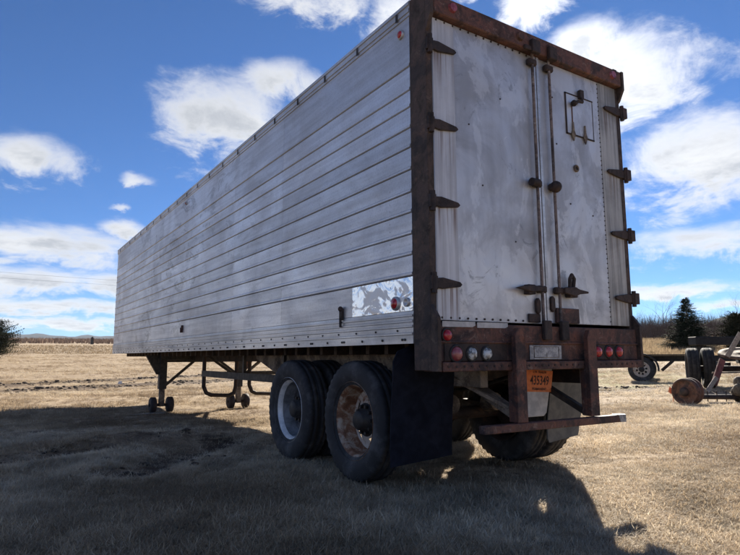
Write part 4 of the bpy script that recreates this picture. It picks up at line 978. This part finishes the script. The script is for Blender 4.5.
# ------------------------------------------------------------------ dry turf and clods
_pr = np.random.default_rng(77); _pw = [(_pr.uniform(.25, 1)*fr, _pr.uniform(0, 6.283), _pr.uniform(0, 6.283), fr**-.45) for fr in (.9, .9, 1.6, 1.6, 2.7, 2.7, 4.5, 4.5, 7.5, 7.5, 12, 12)]
def patch(x, y):
    v = 0; n = 0
    for k_, a_, p_, am in _pw: v = v+am*np.sin(k_*(x*math.cos(a_)+y*math.sin(a_))+p_+1.2*np.sin(.6*k_*(y*math.cos(a_)-x*math.sin(a_)))); n += am*am
    return np.clip(.5+.34*v/math.sqrt(n/2)/1.0, 0, 1)
def turf(name, label, n_list, seed, variants, mt):
    """one object: a few tuft meshes plus loose points; geometry nodes set a tuft on every point"""
    g = np.random.default_rng(seed); V = []; F = []; var = []
    for k in range(variants):
        nb = 22
        for b_ in range(nb):
            a = g.uniform(0, 6.283); l = g.uniform(.03, .085); tl = g.uniform(.55, 1.45); wd = g.uniform(.0010, .0021)
            bp_ = np.array([g.normal(0, .028), g.normal(0, .028), -.004]); dh = np.array([math.cos(a), math.sin(a), 0]); sd_ = np.array([-dh[1], dh[0], 0])*wd
            p1 = bp_+dh*(l*.5*math.sin(tl))+np.array([0, 0, l*.5*math.cos(tl)]); tl2 = min(1.75, tl+g.uniform(.1, .8)); p2 = p1+dh*(l*.5*math.sin(tl2))+sd_*g.uniform(-4, 4)+np.array([0, 0, l*.5*math.cos(tl2)])
            o = len(V); V += [bp_-sd_, bp_+sd_, p1+sd_*.9, p1-sd_*.9, p2]; F += [(o, o+1, o+2, o+3), (o+3, o+2, o+4)]; var += [k+1]*5
    pts = []; sc = []
    for (ra, rb, a0, a1, n, s0, s1) in n_list:
        r = np.sqrt(g.uniform(ra*ra, rb*rb, n)); a = np.radians(g.uniform(a0, a1, n)); x = CAM.x+r*np.sin(a); y = CAM.y+r*np.cos(a)
        # patchiness
        k = patch(x, y); keep = g.random(n) < np.clip(.32+1.4*(k-.2), .25, 1)
        
        dm_ = np.full(n, 9.0)
        for k_, ((ax, ay), (bx, by)) in enumerate(RUTS):
            L2 = (bx-ax)**2+(by-ay)**2; u = np.clip(((x-ax)*(bx-ax)+(y-ay)*(by-ay))/L2, 0, 1); dm_ = np.minimum(dm_, np.hypot(x-ax-u*(bx-ax), y-ay-u*(by-ay))*(.5 if k_ < 4 else .65 if k_ < 7 else 2.0)+(.1 if k_ < 7 else .45))
        keep &= (dm_+.5*np.sin(x*1.7+y*2.9)*np.sin(x*.9-y*1.3) > .85) | (g.random(n) < .16)
        x, y = x[keep], y[keep]; pts.append(np.stack([x, y, height(x, y)], -1)); sc.append(g.uniform(s0, s1, len(x))*(.75+.6*k[keep]))
    for cx_, cy_, hx, hy, n in ((.3, 1.18, .38, .5, 260), (.3, 2.5, .38, .5, 260), (2.1, 1.18, .4, .5, 260), (2.1, 2.5, .4, .5, 160), (.37, 9.35, .35, .3, 120), (2.02, 9.35, .35, .3, 120), (10.0, 3.7, .5, .5, 160), (11, 3.2, .8, .5, 160), (20.3, 11.2, .5, .5, 120), (14.1, 4.9, .7, .7, 200)):
        a = g.uniform(0, 6.283, n); q = g.uniform(.85, 1.35, n); x = cx_+hx*q*np.cos(a); y = cy_+hy*q*np.sin(a); pts.append(np.stack([x, y, height(x, y)], -1)); sc.append(g.uniform(.9, 1.8, n))
    x = CAM.x+g.uniform(0, 22, 900); y = CAM.y+g.uniform(0, 22, 900); pts.append(np.stack([x, y, height(x, y)], -1)); sc.append(g.uniform(1.3, 2.1, 900))
    pts = np.concatenate(pts); sc = np.concatenate(sc); nt = len(V)
    me = bpy.data.meshes.new(name); me.from_pydata([tuple(q) for q in V]+pts.tolist(), [], F); me.materials.append(MATS[mt])
    nn = nt+len(pts)
    def attr(nm, typ, arr): q = me.attributes.new(nm, typ, 'POINT'); q.data.foreach_set('value', arr)
    attr('variant', 'INT', np.array(var+[0]*len(pts), np.int32)); attr('size', 'FLOAT', np.concatenate([np.ones(nt), sc]).astype(np.float32))
    attr('pick', 'INT', np.concatenate([np.zeros(nt), g.integers(0, variants, len(pts))]).astype(np.int32)); attr('turn', 'FLOAT', g.uniform(0, 6.283, nn).astype(np.float32)); attr('tone', 'FLOAT', np.clip(np.concatenate([np.full(nt, .5), -.02+.9*patch(pts[:, 0]*.7+9, pts[:, 1]*.7)+g.normal(0, .22, len(pts))]), 0, 1).astype(np.float32))
    o = bpy.data.objects.new(name, me); col.objects.link(o); o['kind'] = 'stuff'; tag(o, label, 'grass')
    ng = bpy.data.node_groups.new(name, 'GeometryNodeTree'); ng.interface.new_socket('Geometry', in_out='INPUT', socket_type='NodeSocketGeometry'); ng.interface.new_socket('Geometry', in_out='OUTPUT', socket_type='NodeSocketGeometry')
    N_ = ng.nodes; K = ng.links; gi = N_.new('NodeGroupInput'); go = N_.new('NodeGroupOutput')
    def named(nm, typ): q = N_.new('GeometryNodeInputNamedAttribute'); q.data_type = typ; q.inputs[0].default_value = nm; return next(s for s in q.outputs if s.enabled and s.name == 'Attribute')
    vr = named('variant', 'INT'); g2i = N_.new('GeometryNodeGeometryToInstance')
    def sep(val):
        cmp_ = N_.new('FunctionNodeCompare'); cmp_.data_type = 'INT'; cmp_.operation = 'EQUAL'; K.new(vr, cmp_.inputs[2]); cmp_.inputs[3].default_value = val
        s_ = N_.new('GeometryNodeSeparateGeometry'); s_.domain = 'POINT'; K.new(gi.outputs[0], s_.inputs[0]); K.new(cmp_.outputs[0], s_.inputs[1]); return s_.outputs[0]
    for k in range(variants, 0, -1): K.new(sep(k), g2i.inputs[0])
    m2p = N_.new('GeometryNodeMeshToPoints'); K.new(sep(0), m2p.inputs[0])
    iop = N_.new('GeometryNodeInstanceOnPoints'); K.new(m2p.outputs[0], iop.inputs['Points']); K.new(g2i.outputs[0], iop.inputs['Instance']); iop.inputs['Pick Instance'].default_value = True
    K.new(named('pick', 'INT'), iop.inputs['Instance Index']); cx = N_.new('ShaderNodeCombineXYZ'); K.new(named('turn', 'FLOAT'), cx.inputs[2])
    e2r = N_.new('FunctionNodeEulerToRotation'); K.new(cx.outputs[0], e2r.inputs[0]); K.new(e2r.outputs[0], iop.inputs['Rotation']); K.new(named('size', 'FLOAT'), iop.inputs['Scale'])
    K.new(iop.outputs[0], go.inputs[0]); md = o.modifiers.new('turf', 'NODES'); md.node_group = ng; return o
turf('dry_turf', 'short matted straw coloured dry grass covering the yard', [(.8, 3.2, -45, 110, 30000, .5, .95), (3.2, 7, -25, 92, 74000, .55, 1.05), (7, 14, -16, 82, 64000, .7, 1.3), (14, 34, -12, 78, 46000, 1.1, 2.0), (34, 123, -8, 74, 56000, 2.0, 3.6)], 31, 6, 'straw')
# earth clods along the ruts
g = np.random.default_rng(5); cm = MB()
for k, (a, b) in enumerate(RUTS):
    n = int(math.dist(a, b)*(55 if k < 7 else 40)); t = g.random(n); sw = (.75 if k < 4 else .5 if k < 7 else .25)
    x = a[0]+(b[0]-a[0])*t+g.normal(0, sw, n); y = a[1]+(b[1]-a[1])*t+g.normal(0, sw, n)
    r = (np.abs(g.normal(0, .024, n))+.012)*(1 if k < 7 else .55); z = height(x, y); on = patch(x*.8, y*.8) > .38
    for X, Y, Z, r_ in zip(x[on], y[on], z[on], r[on]):
        i0 = len(cm.v); cm.ball((X, Y, Z+r_*.15), r_, 5, 4, (1.7, 1.2, .75)); jt = g.uniform(.6, 1.4, (len(cm.v)-i0, 3))
        for q in range(i0, len(cm.v)): p_ = cm.v[q]; cm.v[q] = (X+(p_[0]-X)*jt[q-i0, 0], Y+(p_[1]-Y)*jt[q-i0, 1], Z+(p_[2]-Z)*jt[q-i0, 2])
mat('clod', m_plain((.05, .036, .026), (.105, .077, .054), .95, 0, 30))
tag(cm.build('earth_clods', 'clod', None, kind='stuff'), 'dark broken earth clods along the old wheel ruts', 'soil')

# ------------------------------------------------------------------ haze
hm = bpy.data.materials.new('haze'); hm.use_nodes = True; hm.node_tree.nodes.clear(); ht = NT(hm.node_tree)
pvn = ht.new('ShaderNodeVolumePrincipled'); pvn.inputs['Color'].default_value = (.78, .87, 1, 1); pvn.inputs['Density'].default_value = .00006; pvn.inputs['Anisotropy'].default_value = .2
ho = ht.new('ShaderNodeOutputMaterial'); ht.l.new(pvn.outputs[0], ho.inputs['Volume'])
MATS['haze'] = hm
hb_ = MB().box(-6100, 6100, -6100, 6100, -3, 260).build('haze', 'haze', None, kind='stuff'); tag(hb_, 'thin pale blue air over the distant hills', 'haze')
